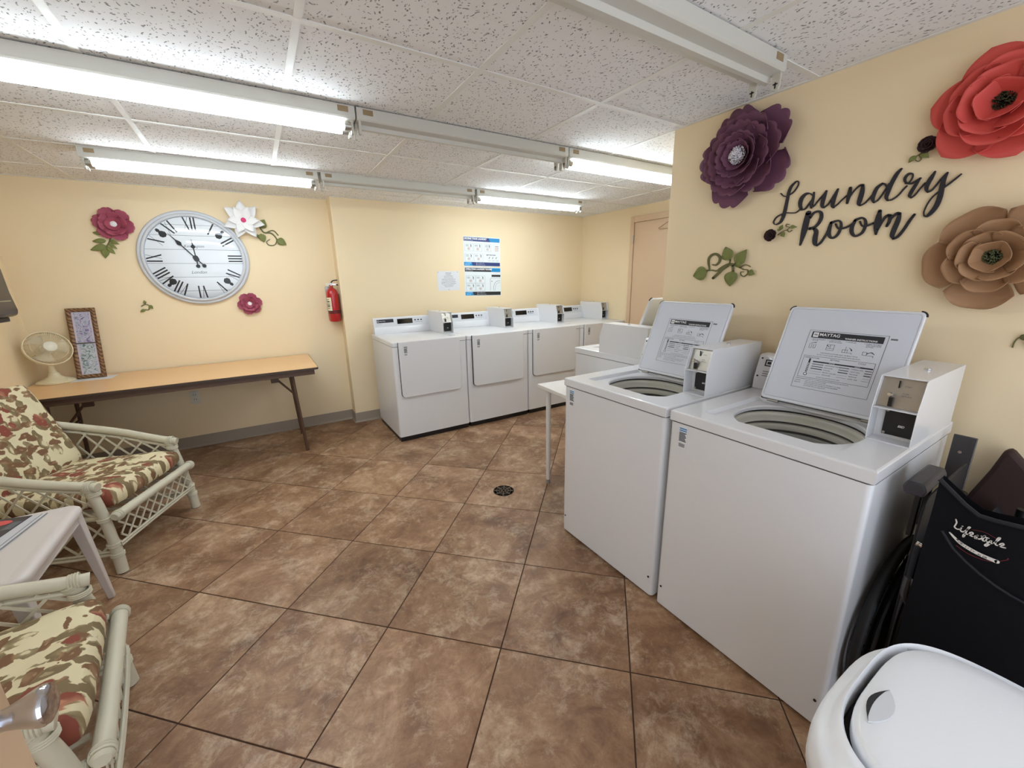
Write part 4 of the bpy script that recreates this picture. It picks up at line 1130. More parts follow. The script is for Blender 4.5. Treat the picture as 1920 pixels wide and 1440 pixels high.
# vines and lettering cut from card, stored as wall coordinates (u, v, width)
DIG = {"laundry":[[[-1.0141,1.7677,0.0038],[-1.0028,1.7561,0.0038],[-0.9889,1.7514,0.0045],[-0.9743,1.7574,0.005],[-0.9605,1.7668,0.005],[-0.9495,1.786,0.0047],[-0.948,1.7996,0.0039],[-0.9547,1.806,0.0041],[-0.9633,1.8025,0.0048]],[[-0.9612,1.8038,0.0055],[-0.9752,1.7883,0.0104],[-0.9818,1.7681,0.0117],[-0.983,1.7516,0.0113],[-0.9849,1.7231,0.0121],[-0.9874,1.6895,0.0133],[-0.9913,1.6655,0.0134],[-0.9997,1.6467,0.0099],[-1.0147,1.6385,0.0051]],[[-1.0147,1.6385,0.004],[-1.0252,1.6422,0.0038],[-1.0281,1.6539,0.0046],[-1.0189,1.669,0.0049],[-1.0005,1.679,0.0046],[-0.9792,1.6828,0.0043],[-0.9597,1.6797,0.0041],[-0.9432,1.6787,0.0044],[-0.9325,1.6844,0.0046],[-0.9246,1.6927,0.0046]],[[-0.9217,1.6888,0.0096],[-0.9293,1.71,0.0136],[-0.927,1.7331,0.0155],[-0.9145,1.7473,0.0107],[-0.8992,1.7482,0.0047],[-0.8855,1.7367,0.0039]],[[-0.8828,1.726,0.0057],[-0.8953,1.7072,0.0058],[-0.9061,1.6901,0.0059],[-0.917,1.6874,0.0053],[-0.9242,1.6903,0.0048]],[[-0.883,1.7493,0.0049],[-0.8833,1.7261,0.0092],[-0.8855,1.7034,0.0109],[-0.8841,1.6904,0.0077]],[[-0.8852,1.6906,0.0047],[-0.8742,1.6971,0.0047],[-0.8619,1.7158,0.0046],[-0.8496,1.7319,0.0046],[-0.8392,1.7458,0.0046]],[[-0.8384,1.7475,0.0058],[-0.8435,1.7264,0.0126],[-0.8461,1.702,0.0132],[-0.8442,1.6892,0.0097],[-0.8381,1.6838,0.0057]],[[-0.8381,1.6838,0.0051],[-0.8251,1.6943,0.005],[-0.8157,1.713,0.0048],[-0.8081,1.7294,0.0048]],[[-0.7989,1.7471,0.0057],[-0.8047,1.7267,0.0116],[-0.8087,1.7008,0.013],[-0.8083,1.6851,0.0098],[-0.8033,1.679,0.0055]],[[-0.8044,1.6796,0.0045],[-0.7919,1.6893,0.0045],[-0.7784,1.7049,0.0044],[-0.7649,1.7179,0.0044]],[[-0.7576,1.7441,0.0085],[-0.7583,1.7189,0.0126],[-0.7599,1.6889,0.0066]],[[-0.7598,1.6976,0.0054],[-0.7531,1.7159,0.0051],[-0.741,1.7352,0.0047],[-0.7281,1.7476,0.006],[-0.719,1.748,0.0066]],[[-0.7189,1.7469,0.0085],[-0.7177,1.7227,0.0145],[-0.7203,1.6935,0.0149],[-0.7211,1.6809,0.0109],[-0.7162,1.6737,0.0051]],[[-0.7162,1.6737,0.0048],[-0.7025,1.6802,0.0047],[-0.6905,1.6951,0.0046],[-0.6816,1.7061,0.0046]],[[-0.692,1.6932,0.004],[-0.6849,1.7046,0.004],[-0.6808,1.7122,0.0039]],[[-0.6595,1.741,0.0069],[-0.6731,1.7293,0.0105],[-0.6792,1.7078,0.0118],[-0.6797,1.6892,0.0096],[-0.6745,1.679,0.0049]],[[-0.6595,1.741,0.0055],[-0.6518,1.738,0.0048],[-0.6458,1.7284,0.0046]],[[-0.6752,1.6781,0.0047],[-0.664,1.6846,0.0045],[-0.6546,1.7016,0.0042],[-0.6461,1.7225,0.0041],[-0.6402,1.7374,0.0041]],[[-0.613,1.7812,0.0053],[-0.6234,1.7659,0.0112],[-0.6333,1.7361,0.0127],[-0.6383,1.711,0.0128],[-0.64,1.6911,0.0102],[-0.6337,1.6789,0.0047]],[[-0.6355,1.6791,0.0043],[-0.6221,1.6801,0.0045],[-0.6075,1.6918,0.0043],[-0.5946,1.7113,0.0042],[-0.5881,1.7199,0.0042]],[[-0.5846,1.727,0.0031],[-0.5946,1.7348,0.0058],[-0.5975,1.747,0.008],[-0.5922,1.7576,0.0076],[-0.584,1.7601,0.0054],[-0.5782,1.7557,0.0036],[-0.5774,1.745,0.0039],[-0.5823,1.7324,0.0037],[-0.588,1.7287,0.004]],[[-0.593,1.7296,0.0049],[-0.578,1.7258,0.0054],[-0.5665,1.7314,0.0056],[-0.5555,1.7388,0.0056]],[[-0.5567,1.7371,0.0048],[-0.5644,1.7194,0.0092],[-0.5719,1.6995,0.0103],[-0.575,1.6854,0.008],[-0.5697,1.6777,0.0037]],[[-0.5697,1.6777,0.0043],[-0.5602,1.6858,0.0041],[-0.5509,1.7035,0.004],[-0.5402,1.7206,0.004]],[[-0.5207,1.7533,0.004],[-0.5266,1.7368,0.0109],[-0.5329,1.7174,0.0124],[-0.5336,1.7005,0.0092],[-0.5279,1.689,0.0042]],[[-0.5286,1.6891,0.0047],[-0.5191,1.6941,0.0045],[-0.51,1.7094,0.0042],[-0.5015,1.7263,0.0042],[-0.4912,1.7408,0.0043]],[[-0.4888,1.743,0.0043],[-0.494,1.7249,0.0105],[-0.4948,1.701,0.013],[-0.4942,1.6692,0.0138],[-0.498,1.6415,0.0138],[-0.5063,1.6216,0.0124],[-0.5161,1.6094,0.0074],[-0.5243,1.6124,0.0036]],[[-0.5243,1.6124,0.0027],[-0.5267,1.6264,0.003],[-0.5219,1.6508,0.0032],[-0.5134,1.6705,0.0035],[-0.5014,1.6854,0.0036],[-0.4867,1.6995,0.0044],[-0.4722,1.7133,0.0048],[-0.4549,1.7316,0.0031]]],"room":[[[-0.8921,1.6706,0.0187],[-0.8949,1.6368,0.0224],[-0.8988,1.5943,0.0203],[-0.905,1.5427,0.0061]],[[-0.8837,1.6507,0.0104],[-0.872,1.6679,0.0084],[-0.8553,1.6719,0.0084],[-0.8442,1.6619,0.0114],[-0.8423,1.6421,0.0132],[-0.8491,1.6232,0.0113],[-0.8612,1.6106,0.0099],[-0.8782,1.6065,0.0114]],[[-0.8627,1.6061,0.01],[-0.8519,1.592,0.0151],[-0.8524,1.5661,0.0181],[-0.8492,1.5445,0.0145],[-0.8403,1.5362,0.0061]],[[-0.8414,1.5363,0.0077],[-0.828,1.5476,0.0085],[-0.8151,1.5745,0.0076],[-0.8095,1.5924,0.0081]],[[-0.8026,1.6213,0.0089],[-0.8057,1.6012,0.013],[-0.8046,1.5804,0.0125],[-0.797,1.5647,0.0088],[-0.7853,1.5621,0.0079],[-0.7737,1.5729,0.0095],[-0.7671,1.5948,0.0096],[-0.7683,1.6151,0.0076],[-0.777,1.6262,0.006],[-0.79,1.6255,0.0077],[-0.8026,1.6213,0.0099]],[[-0.7863,1.6149,0.0056],[-0.7778,1.5993,0.0056],[-0.7671,1.5948,0.0068],[-0.7498,1.5974,0.0072],[-0.7354,1.6047,0.0073],[-0.7287,1.6105,0.0072]],[[-0.7227,1.6207,0.0086],[-0.7294,1.5974,0.0123],[-0.7272,1.5773,0.0118],[-0.7174,1.5636,0.0086],[-0.7059,1.5632,0.0076],[-0.6927,1.5739,0.0093],[-0.6872,1.5972,0.0093],[-0.6904,1.6168,0.0072],[-0.7004,1.6271,0.0062],[-0.7123,1.626,0.008],[-0.7227,1.6207,0.0096]],[[-0.7067,1.6145,0.0052],[-0.6987,1.5995,0.0053],[-0.6888,1.5956,0.0066],[-0.6748,1.599,0.0069],[-0.6614,1.6049,0.0069]],[[-0.6647,1.6031,0.0064],[-0.6579,1.6055,0.0064]],[[-0.6514,1.6455,0.0101],[-0.6518,1.6164,0.0183],[-0.6517,1.589,0.0172],[-0.6496,1.5622,0.0054]],[[-0.6481,1.578,0.0078],[-0.6399,1.6024,0.0078],[-0.631,1.6221,0.0083],[-0.6216,1.6271,0.0086]],[[-0.618,1.6256,0.0087],[-0.6172,1.6059,0.0101],[-0.6217,1.5888,0.0078]],[[-0.6212,1.594,0.007],[-0.613,1.6157,0.0076],[-0.6003,1.6294,0.0089],[-0.5927,1.6284,0.01]],[[-0.5918,1.6282,0.0087],[-0.5928,1.6051,0.0141],[-0.598,1.577,0.0151],[-0.6006,1.5545,0.0128],[-0.5956,1.5426,0.0056]],[[-0.5954,1.5415,0.0078],[-0.5833,1.5487,0.0089],[-0.5708,1.5721,0.0089],[-0.5597,1.6011,0.0087],[-0.5503,1.6197,0.0063]]],"vine_s":[[[[-1.3272,1.4469,0.0072],[-1.318,1.4525,0.0073],[-1.3266,1.4852,0.0117],[-1.3259,1.5086,0.0137],[-1.3114,1.5238,0.0128],[-1.2893,1.5269,0.0116],[-1.2686,1.5114,0.0121],[-1.2675,1.4885,0.0125],[-1.2831,1.4733,0.0093],[-1.3026,1.4755,0.0052]],[[-1.3304,1.4455,0.006],[-1.3027,1.4477,0.0065],[-1.2766,1.4441,0.0076],[-1.25,1.4592,0.0124],[-1.2178,1.4723,0.0147],[-1.1908,1.4713,0.0108],[-1.1568,1.4563,0.0068],[-1.1385,1.4475,0.0053],[-1.1183,1.4442,0.0046],[-1.1162,1.4278,0.0053],[-1.1314,1.4143,0.0052],[-1.1465,1.4201,0.0042],[-1.1511,1.434,0.0043],[-1.1371,1.4364,0.0028]],[[-1.2121,1.4749,0.0074],[-1.21,1.4945,0.0074]],[[-1.1908,1.4713,0.0074],[-1.1748,1.4846,0.0074]],[[-1.2172,1.4667,0.0092],[-1.2459,1.4505,0.0143],[-1.2683,1.4279,0.0146],[-1.2916,1.4078,0.0131]],[[-1.1934,1.4686,0.0118],[-1.1896,1.4377,0.0118]],[[-1.1539,1.4562,0.0042],[-1.1354,1.4679,0.004],[-1.1183,1.4659,0.0036],[-1.1063,1.4587,0.0035]],[[-1.1176,1.4387,0.0037],[-1.1091,1.4371,0.0037]]],[[-1.2115,1.4945,-1.2404,1.559,0.75],[-1.176,1.4708,-1.1319,1.5393,0.62],[-1.3265,1.4409,-1.4063,1.4198,0.75],[-1.19,1.4405,-1.196,1.3667,0.8],[-1.1091,1.4371,-1.0797,1.423,0.8],[-1.1626,1.4565,-1.1613,1.4922,0.6]]],"vine_rose_low":[[[[-1.0019,1.5933,0.0033],[-0.9863,1.6042,0.0033],[-0.9679,1.6097,0.0029],[-0.9573,1.6013,0.0029],[-0.9464,1.6074,0.0032]],[[-0.9679,1.6097,0.0027],[-0.9577,1.6207,0.0022],[-0.9726,1.626,0.0021],[-0.9716,1.6355,0.0027],[-0.9604,1.6319,0.0023]],[[-0.9972,1.6127,0.0033],[-0.9884,1.6191,0.0033]]],[[-0.9902,1.6144,-0.9856,1.6335,0.8],[-0.9531,1.6214,-0.9262,1.6185,0.5],[-0.9811,1.6012,-0.9722,1.5807,0.8],[-1.0018,1.6107,-0.993,1.6171,0.8]]],"vine_rose_high":[[[[-0.5576,1.8308,0.0025],[-0.5693,1.8204,0.0025],[-0.5823,1.8083,0.002],[-0.5718,1.7957,0.0021],[-0.5648,1.8025,0.0019],[-0.5723,1.8144,0.0016]]],[[-0.5778,1.814,-0.5956,1.7959,0.6],[-0.5653,1.8211,-0.5443,1.8011,0.6],[-0.5556,1.827,-0.5722,1.8294,0.6]]],"vine_right":[[[[-0.2411,1.1809,0.0034],[-0.2408,1.1965,0.0036],[-0.2359,1.2108,0.003],[-0.2252,1.2171,0.0034],[-0.2117,1.2135,0.0031]]],[[-0.2302,1.2097,-0.2109,1.2253,0.7],[-0.2135,1.2116,-0.1928,1.1805,0.6]]],"vine_clock":[[[[0.1188,1.9128,0.0095],[0.1465,1.8642,0.0132],[0.2025,1.8586,0.0133],[0.2385,1.8091,0.0107],[0.2171,1.7612,0.0084],[0.1731,1.7562,0.0099],[0.1556,1.7831,0.007],[0.1842,1.8074,0.0055]],[[0.1601,1.8609,0.0087],[0.2204,1.8826,0.0096],[0.2546,1.845,0.01]],[[0.099,1.8278,0.0081],[0.0595,1.8417,0.008]]],[[0.1241,1.9016,0.1662,1.9722,0.8],[0.12,1.8516,0.1372,1.7787,0.7],[0.2422,1.8092,0.309,1.762,0.7],[0.113,1.8283,0.0589,1.8379,0.4]]],"vine_small":[[[[-0.7983,1.2634,0.0052],[-0.7702,1.2767,0.0059],[-0.7446,1.2607,0.0049],[-0.7615,1.232,0.005],[-0.7778,1.2366,0.006]],[[-0.7702,1.2767,0.0035],[-0.7703,1.2913,0.0035]]],[[-0.7688,1.2839,-0.7725,1.3097,0.7],[-0.7489,1.2683,-0.728,1.2413,0.7],[-0.7778,1.2366,-0.8122,1.2201,0.5]]],"leaf_spray":[[[[-0.8789,1.7856,0.0088],[-0.8954,1.7496,0.0088],[-0.9217,1.7103,0.0089]]],[[-0.9152,1.8108,-0.9719,1.8202,0.45],[-0.9066,1.7626,-0.9859,1.7573,0.4],[-0.9117,1.7254,-1.0092,1.6923,0.4],[-0.9222,1.7192,-0.9373,1.6325,0.5],[-0.9106,1.7195,-0.8747,1.6663,0.45],[-0.8966,1.7436,-0.8555,1.7043,0.4],[-0.8877,1.7646,-0.8356,1.7392,0.4]]]}
def vine_thing(key, label, w, out=.002, cat='wall vine', name='wall_vine', lm=None, lwid=1.0):
    st, lv = DIG[key]
    us = [p[0] for s in st for p in s]; vs = [p[1] for s in st for p in s]
    u0, v0 = sum(us) / len(us), sum(vs) / len(vs)
    t = on_wall(name, label, cat, w, u0, v0, out)
    for i, s in enumerate(st):
        g = G(); g.ribbon([(a - u0, b - v0, max(c, .0022)) for a, b, c in s], .0004 * i, .0035 + .0004 * i)
        build('stem', g, VINE, t, smooth=False)
    for (a, b, c, d, r_) in lv:
        L_ = math.hypot(c - a, d - b); W_ = L_ * r_ * .62
        g = G(); nv, nu = 8, 4; vs_ = []
        for j in range(nv + 1):
            s = j / nv; wv = max(.0004, W_ * math.sin(PI * s ** .8) ** .85 * (1.08 - .35 * s))
            for i in range(nu + 1):
                q = i / nu * 2 - 1
                vs_.append((q * wv, L_ * s, .005 + .10 * W_ * (1 - abs(q)) * -1 + .006 * math.sin(PI * s)))
        g.add(vs_, [(j * (nu + 1) + i, j * (nu + 1) + i + 1, (j + 1) * (nu + 1) + i + 1, (j + 1) * (nu + 1) + i) for j in range(nv) for i in range(nu)])
        o = build('leaf', g, lm or LEAF, t, loc=(a - u0, b - v0, .002), rot=(0, 0, math.atan2(d - b, c - a) - PI / 2), angle=60)
        sm = o.modifiers.new('solid', 'SOLIDIFY'); sm.thickness = .002; sm.offset = 0
    return t, u0, v0
vine_thing('vine_s', 'curly green leaf vine above the middle washer, below the purple flower', 'S')
vine_thing('vine_right', 'dark tip of a leaf vine at the right edge above the nearest coin box', 'S', lm=VINE)
vine_thing('vine_clock', 'curling green leaf vine to the right of the white flower', 'A')
vine_thing('vine_small', 'tiny green vine sprig at the lower left of the clock', 'A')
vine_thing('leaf_spray', 'spray of narrow green leaves under the upper left raspberry flower', 'A', cat='wall leaves', name='leaf_spray')
ROSE = mat('blackish red rosebud', (52, 26, 28), .7)
for key, lab, (ru, rv), lab2 in (('vine_rose_low', 'small olive vine sprig beside the word Room', (-1.030, 1.594), 'small dark rose below the tail of the letter L'), ('vine_rose_high', 'small olive vine sprig under the dark rose near the red flower', (-.553, 1.843), 'small dark rose to the lower left of the red flower')):
    vine_thing(key, lab, 'S')
    t = on_wall('rosebud', lab2, 'wall flower', 'S', ru, rv, .002)
    flower(t, [(6, .004, .024, .030, 20, .25, .05, 0, 0, 0, 0), (5, .002, .019, .024, 45, .3, .05, .004, 30, 0, 0), (3, .001, .014, .018, 65, .3, .02, .006, 0, 0, 0)], [ROSE])
LET = mat('black painted lettering', (30, 27, 36), .55)
for key, lab in (('laundry', 'black cut-out script word Laundry on the cream wall'), ('room', 'black cut-out script word Room beneath the word Laundry')):
    st = DIG[key]
    us = [p[0] for s in st for p in s]; vs = [p[1] for s in st for p in s]; u0, v0 = (min(us) + max(us)) / 2, (min(vs) + max(vs)) / 2
    loc, rot = wall_at('S', u0, v0, .0005)
    g = G()
    for i, s in enumerate(st): g.ribbon([(a - u0, b - v0, c) for a, b, c in s], 0, .0060 + .00005 * i)
    tag(build('wall_lettering', g, LET, loc=loc, rot=rot, smooth=False), lab, 'wall sign')

# ------------------------------------------------------------------ posters and notice on the recess wall
def poster(v_top, title, sub, dark, label, second):
    t = on_wall('laundry_poster', label, 'poster', 'B', 2.022, v_top, .0008, roll=R(-1.2))
    W_, H_ = .472, .318
    g = G(); g.box(0, -H_, 0, W_, 0, .0016); build('sheet', g, mat('poster white', (226, 232, 232), .3), t, smooth=False)
    NAVY = mat('poster navy', (44, 62, 118), .4); SKY = mat('poster sky blue', (20, 136, 196), .4); CH = mat('poster charcoal', (36, 38, 44), .4); LB = mat('poster light blue', (120, 190, 236), .4)
    hm = CH if dark else NAVY
    g = G(); z = .0018
    g.rect(.006, -.050, W_ - .010, -.008, z, 0)
    g.prism([(W_ * .72, -.050), (W_ * .68, -.008), (W_ - .010, -.008), (W_ - .010, -.050)], z + .0004, z + .0012, 1)
    g.rect(.006, -H_ + .006, W_ - .006, -H_ + .046, z, 0)
    g.prism([(.006, -H_ + .006), (.115, -H_ + .006), (.090, -H_ + .046), (.006, -H_ + .046)], z + .0004, z + .0012, 1)
    build('coloured_bands', g, [hm, SKY], t, smooth=False)
    g = G()
    put(g, text(title, .024, 'LEFT', .0012), .012, -.031, z + .0014, 0)
    put(g, text(sub, .011), .012, -.045, z + .0014, 0)
    for k in range(2): put(g, text(('laundry@home.info', 'www.laundry-care.info')[k], .011), .170, -H_ + .031 - k * .016, z + .0014, 0)
    for k in range(2): g.rect(.156, -H_ + .031 - k * .016, .164, -H_ + .038 - k * .016, z + .0010, 0)
    build('title', g, INKW, t, smooth=False)
    g = G(); put(g, text('LAUNDRY', .018, 'LEFT', .001), .018, -H_ + .029, z + .0014, 0); put(g, text('SERVICES', .014, 'LEFT', .001), .018, -H_ + .013, z + .0014, 0); build('footer_logo', g, LB, t, smooth=False)
    g = G()
    boxes = [(.018, -.175, .118), (.140, -.175, .118), (.018, -.262, .118), (.140, -.262, .118)] if dark else [(.018, -.155, .100), (.130, -.155, .100), (.262, -.155, .085), (.018, -.262, .100), (.130, -.262, .115)]
    for i, (x, y, w) in enumerate(boxes):
        h = .080
        for (a, b_, c, d) in ((x, y, x + w, y + .0012), (x, y + h, x + w, y + h + .0012), (x, y, x + .0012, y + h), (x + w, y, x + w + .0012, y + h)): g.rect(a, b_, c, d, z, 0)
        for k in range(3): g.rect(x + .012, y + .066 - k * .008, x + .045 + .01 * (k % 2), y + .0685 - k * .008, z, 0)
        g.lathe([(.020, z), (.020, z + .0003)], 20, (x + w * .5, y + .026, 0), 2); g.rect(x + w * .38, y + .022, x + w * .55, y + .026, z + .0004, 0)
        g.ribbon([(x + w * .70, y + .072, .004), (x + w * .78, y + .060, .008), (x + w * .74, y + .048, .005), (x + w * .82, y + .042, .004)], z, z + .0006, 1)
    if dark:
        g.rect(.345, -.105, W_ - .008, -.082, z, 1)
        pts = [(.330, -.262), (.330, -.130), (.345, -.116), (W_ - .010, -.116)]
        for p, q in zip(pts[:-1], pts[1:]): g.ribbon([(*p, .0022), (*q, .0022)], z, z + .0005, 1)
        g.ribbon([(.375, -.262, .003), (.372, -.215, .003), (.392, -.172, .003), (.425, -.152, .003), (W_ - .012, -.150, .003)], z, z + .0005, 1)
        g.ribbon([(.395, -.262, .002), (.392, -.225, .002), (.408, -.190, .002), (.435, -.172, .002), (W_ - .012, -.170, .002)], z, z + .0005, 0)
        g.rect(.344, -.160, .352, -.150, z, 1)
    else:
        put(g, text('BEST PRACTICES', .016, 'LEFT', .0006), .288, -.196, z + .0005, 1)
        for k in range(3): g.ribbon([(.320 + k * .045, -.232, .004), (.326 + k * .045, -.220, .007), (.334 + k * .045, -.214, .004)], z, z + .0005, 1); g.rect(.305 + k * .052, -.255, .345 + k * .052, -.252, z, 0)
        g.rect(.400, -.150, .450, -.100, z, 2); g.rect(.404, -.096, .446, -.092, z, 1)
    tag(build('drawings', g, [INKG, INK, mat('poster pale pink', (216, 206, 204), .5)], t, smooth=False), kind='stuff')
    return t
poster(1.888, 'DRYING YOUR LAUNDRY', 'Tips for the best results', False, 'upper poster with a navy blue title band about drying laundry', None)
poster(1.562, 'OPERATING LAUNDRY ROOMS', 'Tips for use and care', True, 'lower poster with a charcoal title band and a machine drawing', None)
t = on_wall('paper_notice', 'plain white typed notice pinned to the wall left of the posters', 'notice', 'B', 1.697, 1.517, .0006)
g = G(); g.box(0, -.206, 0, .254, 0, .0012); build('sheet', g, mat('white paper', (0, 0, 0)), t, smooth=False)
g = G(); lines = ['HOUSE RULES', 'PLEASE REMOVE', 'YOUR CLOTHES PROMPTLY', 'WHEN THE CYCLE IS DONE', 'CLEAN THE LINT FILTER AFTER EACH USE', 'DO NOT OVERLOAD THE MACHINES OR', 'LEAVE BASKETS ON THE TABLE OVERNIGHT', 'WIPE UP ANY SOAP THAT HAS BEEN SPILLED', 'THANK YOU FOR KEEPING THIS', 'ROOM CLEAN AND TIDY']
for k, s in enumerate(lines): put(g, text(s, .0085 if k else .011, 'CENTER', .0002), .128, -.024 - k * .0158, .0014, 0)
build('typed_text', g, INK, t, smooth=False)
for (x, y) in ((.010, -.012), (.238, -.010), (.127, -.196)):
    g = G(); g.lathe([(.005, .001), (.005, .003), (.002, .005)], 10, (x, y, 0)); build('pin', g, STEEL, t)

# ------------------------------------------------------------------ fire extinguisher in the step corner
t = thing('fire_extinguisher', 'red fire extinguisher hung in the corner of the wall step', 'fire extinguisher', (.636, 4.342, 1.045))
ER = mat('extinguisher red', (178, 22, 30), .25, coat=.5)
g = G(); g.lathe([(.030, 0), (.048, .004), (.054, .016), (.054, .260), (.051, .285), (.040, .308), (.022, .322), (.015, .328), (.015, .345)], 28); build('cylinder', g, ER, t)
g = G()
loops = []
for z in (.110, .235):
    loops.append([(.0548 * math.cos(R(q)), .0548 * math.sin(R(q)), z) for q in range(182, 252, 7)])
nn = len(loops[0]); g.add(loops[0] + loops[1], [(i, i + 1, nn + i + 1, nn + i) for i in range(nn - 1)]); 
build('label', g, mat('extinguisher label', (226, 218, 186), .5), t)
g = G()
for k, z in enumerate((.132, .150, .170, .192, .214)):
    l0 = [(.0553 * math.cos(R(q)), .0553 * math.sin(R(q)), z) for q in range(190, 232, 6)]; l1 = [(p[0], p[1], z + (.010 if k % 2 else .005)) for p in l0]; nn = len(l0)
    g.add(l0 + l1, [(i, i + 1, nn + i + 1, nn + i) for i in range(nn - 1)])
build('label_lettering', g, INK, t)
g = G()
for z in (.083, .100):
    g.lathe([(.0552, z), (.0558, z + .0005), (.0558, z + .0095), (.0552, z + .010)], 28, caps=False)
build('strap', g, BLACK, t)
g = G(); g.box(-.050, .050, .02, -.020, .066, .34); g.box(-.02, .050, .30, .02, .066, .34); build('wall_bracket', g, STEEL, t, bevel=.002)
g = G(); g.tube([(0, 0, .340), (0, 0, .372)], .013, 12); g.box(-.012, -.010, .352, .045, .010, .366); g.tube([(-.012, -.006, .357), (-.034, -.010, .357)], [.009, .012], 12); build('valve', g, CHROME, t, bevel=.001)
g = G(); g.tube(spline([(0, 0, .372), (.02, 0, .392), (.062, 0, .398)]), [.006] * 13, 6); g.tube(spline([(.01, 0, .360), (.035, 0, .358), (.064, 0, .350)]), [.006] * 13, 6); build('handle', g, BLACK, t)
g = G(); g.lathe([(.014, 0), (.014, .006), (.004, .008)], 14); o = build('gauge', g, CREAM, t, loc=(-.034, -.012, .357), rot=(R(90), 0, 0))

# ------------------------------------------------------------------ small fittings
t = on_wall('wall_outlet', 'beige wall socket plate low on the wall under the folding table', 'outlet', 'A', -.590, .456, .0)
g = G(); g.loft([[(x, y, 0) for x, y in rrect(-.035, -.057, .035, .057, .006)], [(x, y, .004) for x, y in rrect(-.035, -.057, .035, .057, .006)], [(x, y, .006) for x, y in rrect(-.032, -.054, .032, .054, .006)]]); build('plate', g, CREAM, t)
for y in (-.026, .014):
    g = G(); g.box(-.009, y + .004, .006, -.006, y + .016, .0066); g.box(.006, y + .004, .006, .009, y + .016, .0066); build('socket_slots', g, BLACK, t, smooth=False)

dsp = thing('towel_dispenser', 'dark smoky towel dispenser on the left wall at the picture edge', 'dispenser', (XL, 3.70, 1.42))
g = G()
prof = [(.0, -.170), (.150, -.170), (.176, -.160), (.182, -.130), (.170, -.02), (.165, .12), (.150, .180), (.105, .225), (.0, .235)]
g.loft([[(x, -.17, z) for x, z in prof], [(x, .17, z) for x, z in prof]]); build('cover', g, mat('smoky grey plastic', (62, 58, 60), .25), dsp, bevel=.012)
g = G(); g.box(.01, -.165, -.20, .135, .165, -.171); build('base', g, mat('dark dispenser base', (44, 42, 44), .5), dsp, bevel=.006)
g = G(); g.box(.172, -.02, -.075, .178, .12, -.068); g.ribbon([(0, 0, .001), (.01, .01, .001)], 0, .0001); build('cover_mark', g, STEEL, dsp, smooth=False)
g = G(); g.tube([(.120, .171, .105), (.150, .171, .098)], .003, 6); build('latch', g, STEEL, dsp)

t = thing('floor_drain', 'round dark metal drain grate set in a floor tile', 'drain', (1.262, 2.186, 0))
g = G(); g.lathe([(.072, 0), (.072, .0010), (.068, .0014), (.066, .0010)], 40); build('rim', g, mat('dark bronze', (52, 42, 36), .5, metal=.5), t)
g = G(); g.lathe([(.0660, .0006), (.0660, .0010)], 40); build('sump', g, mat('drain hole black', (4, 4, 4), .9), t)
DB = mat('bright drain bar', (110, 96, 82), .5, metal=.4)
g = G()
for k in range(8):
    a = PI * k / 4 + .2; c, s = math.cos(a), math.sin(a)
    g.add([(c * r_ - s * w, s * r_ + c * w, z) for z in (.0012, .0022) for r_, w in ((.010, -.002), (.066, -.0035), (.066, .0035), (.010, .002))], [(4, 5, 6, 7), (0, 1, 5, 4), (1, 2, 6, 5), (2, 3, 7, 6), (3, 0, 4, 7)])
for r_ in (.013, .034, .050):
    g.loft([[(q * math.cos(2 * PI * k / 32), q * math.sin(2 * PI * k / 32), z) for k in range(32)] for q, z in ((r_ - .0018, .0012), (r_ - .0018, .0021), (r_ + .0018, .0021), (r_ + .0018, .0012))], False, False)
build('grate', g, DB, t, smooth=False)

t = thing('wire_hanger', 'thin wire coat hanger hooked over the peach door', 'hanger', (XR - .030, 2.80, 1.90))
g = G(); g.tube(spline([(0, .205, 0), (0, .215, .008), (0, .205, .020), (0, .02, .100), (0, 0, .108), (0, -.02, .100), (0, -.205, .020), (0, -.215, .008), (0, -.205, 0)]) + [(0, .205, 0)], .0022, 6); g.tube(spline([(0, 0, .105), (0, .0, .135), (0, .018, .150), (.018, .010, .158)]), .0020, 6); build('wire', g, mat('copper wire', (150, 104, 76), .3, metal=.6), t)

# white side table between the washers
t = thing('side_table', 'slim white square side table wedged between two washers', 'table', (0, 0, 0), group=None)
TT = mat('white laminate', (228, 226, 222), .3)
g = G(); g.loft([[(x, y, .706) for x, y in rrect(0, 0, .455, .475, .004, 2)], [(x, y, .730) for x, y in rrect(0, 0, .455, .475, .004, 2)]])
t.location = (1.502, 1.690, 0); t.rotation_euler = (0, 0, R(-4))
build('tabletop', g, TT, t, bevel=.002)
for (x, y) in ((.055, .420), (.40, .42), (.055, .055), (.40, .055)):
    g = G(); g.tube([(x, y, .706), (x, y, .02)], [.018, .013], 14); lg = build('leg', g, TT, t)
    g = G(); g.lathe([(.0165, 0), (.0165, .006), (.0145, .012), (.014, .030)], 16, (x, y, 0)); build('foot', g, mat('clear grey foot', (150, 148, 144), .2), lg)

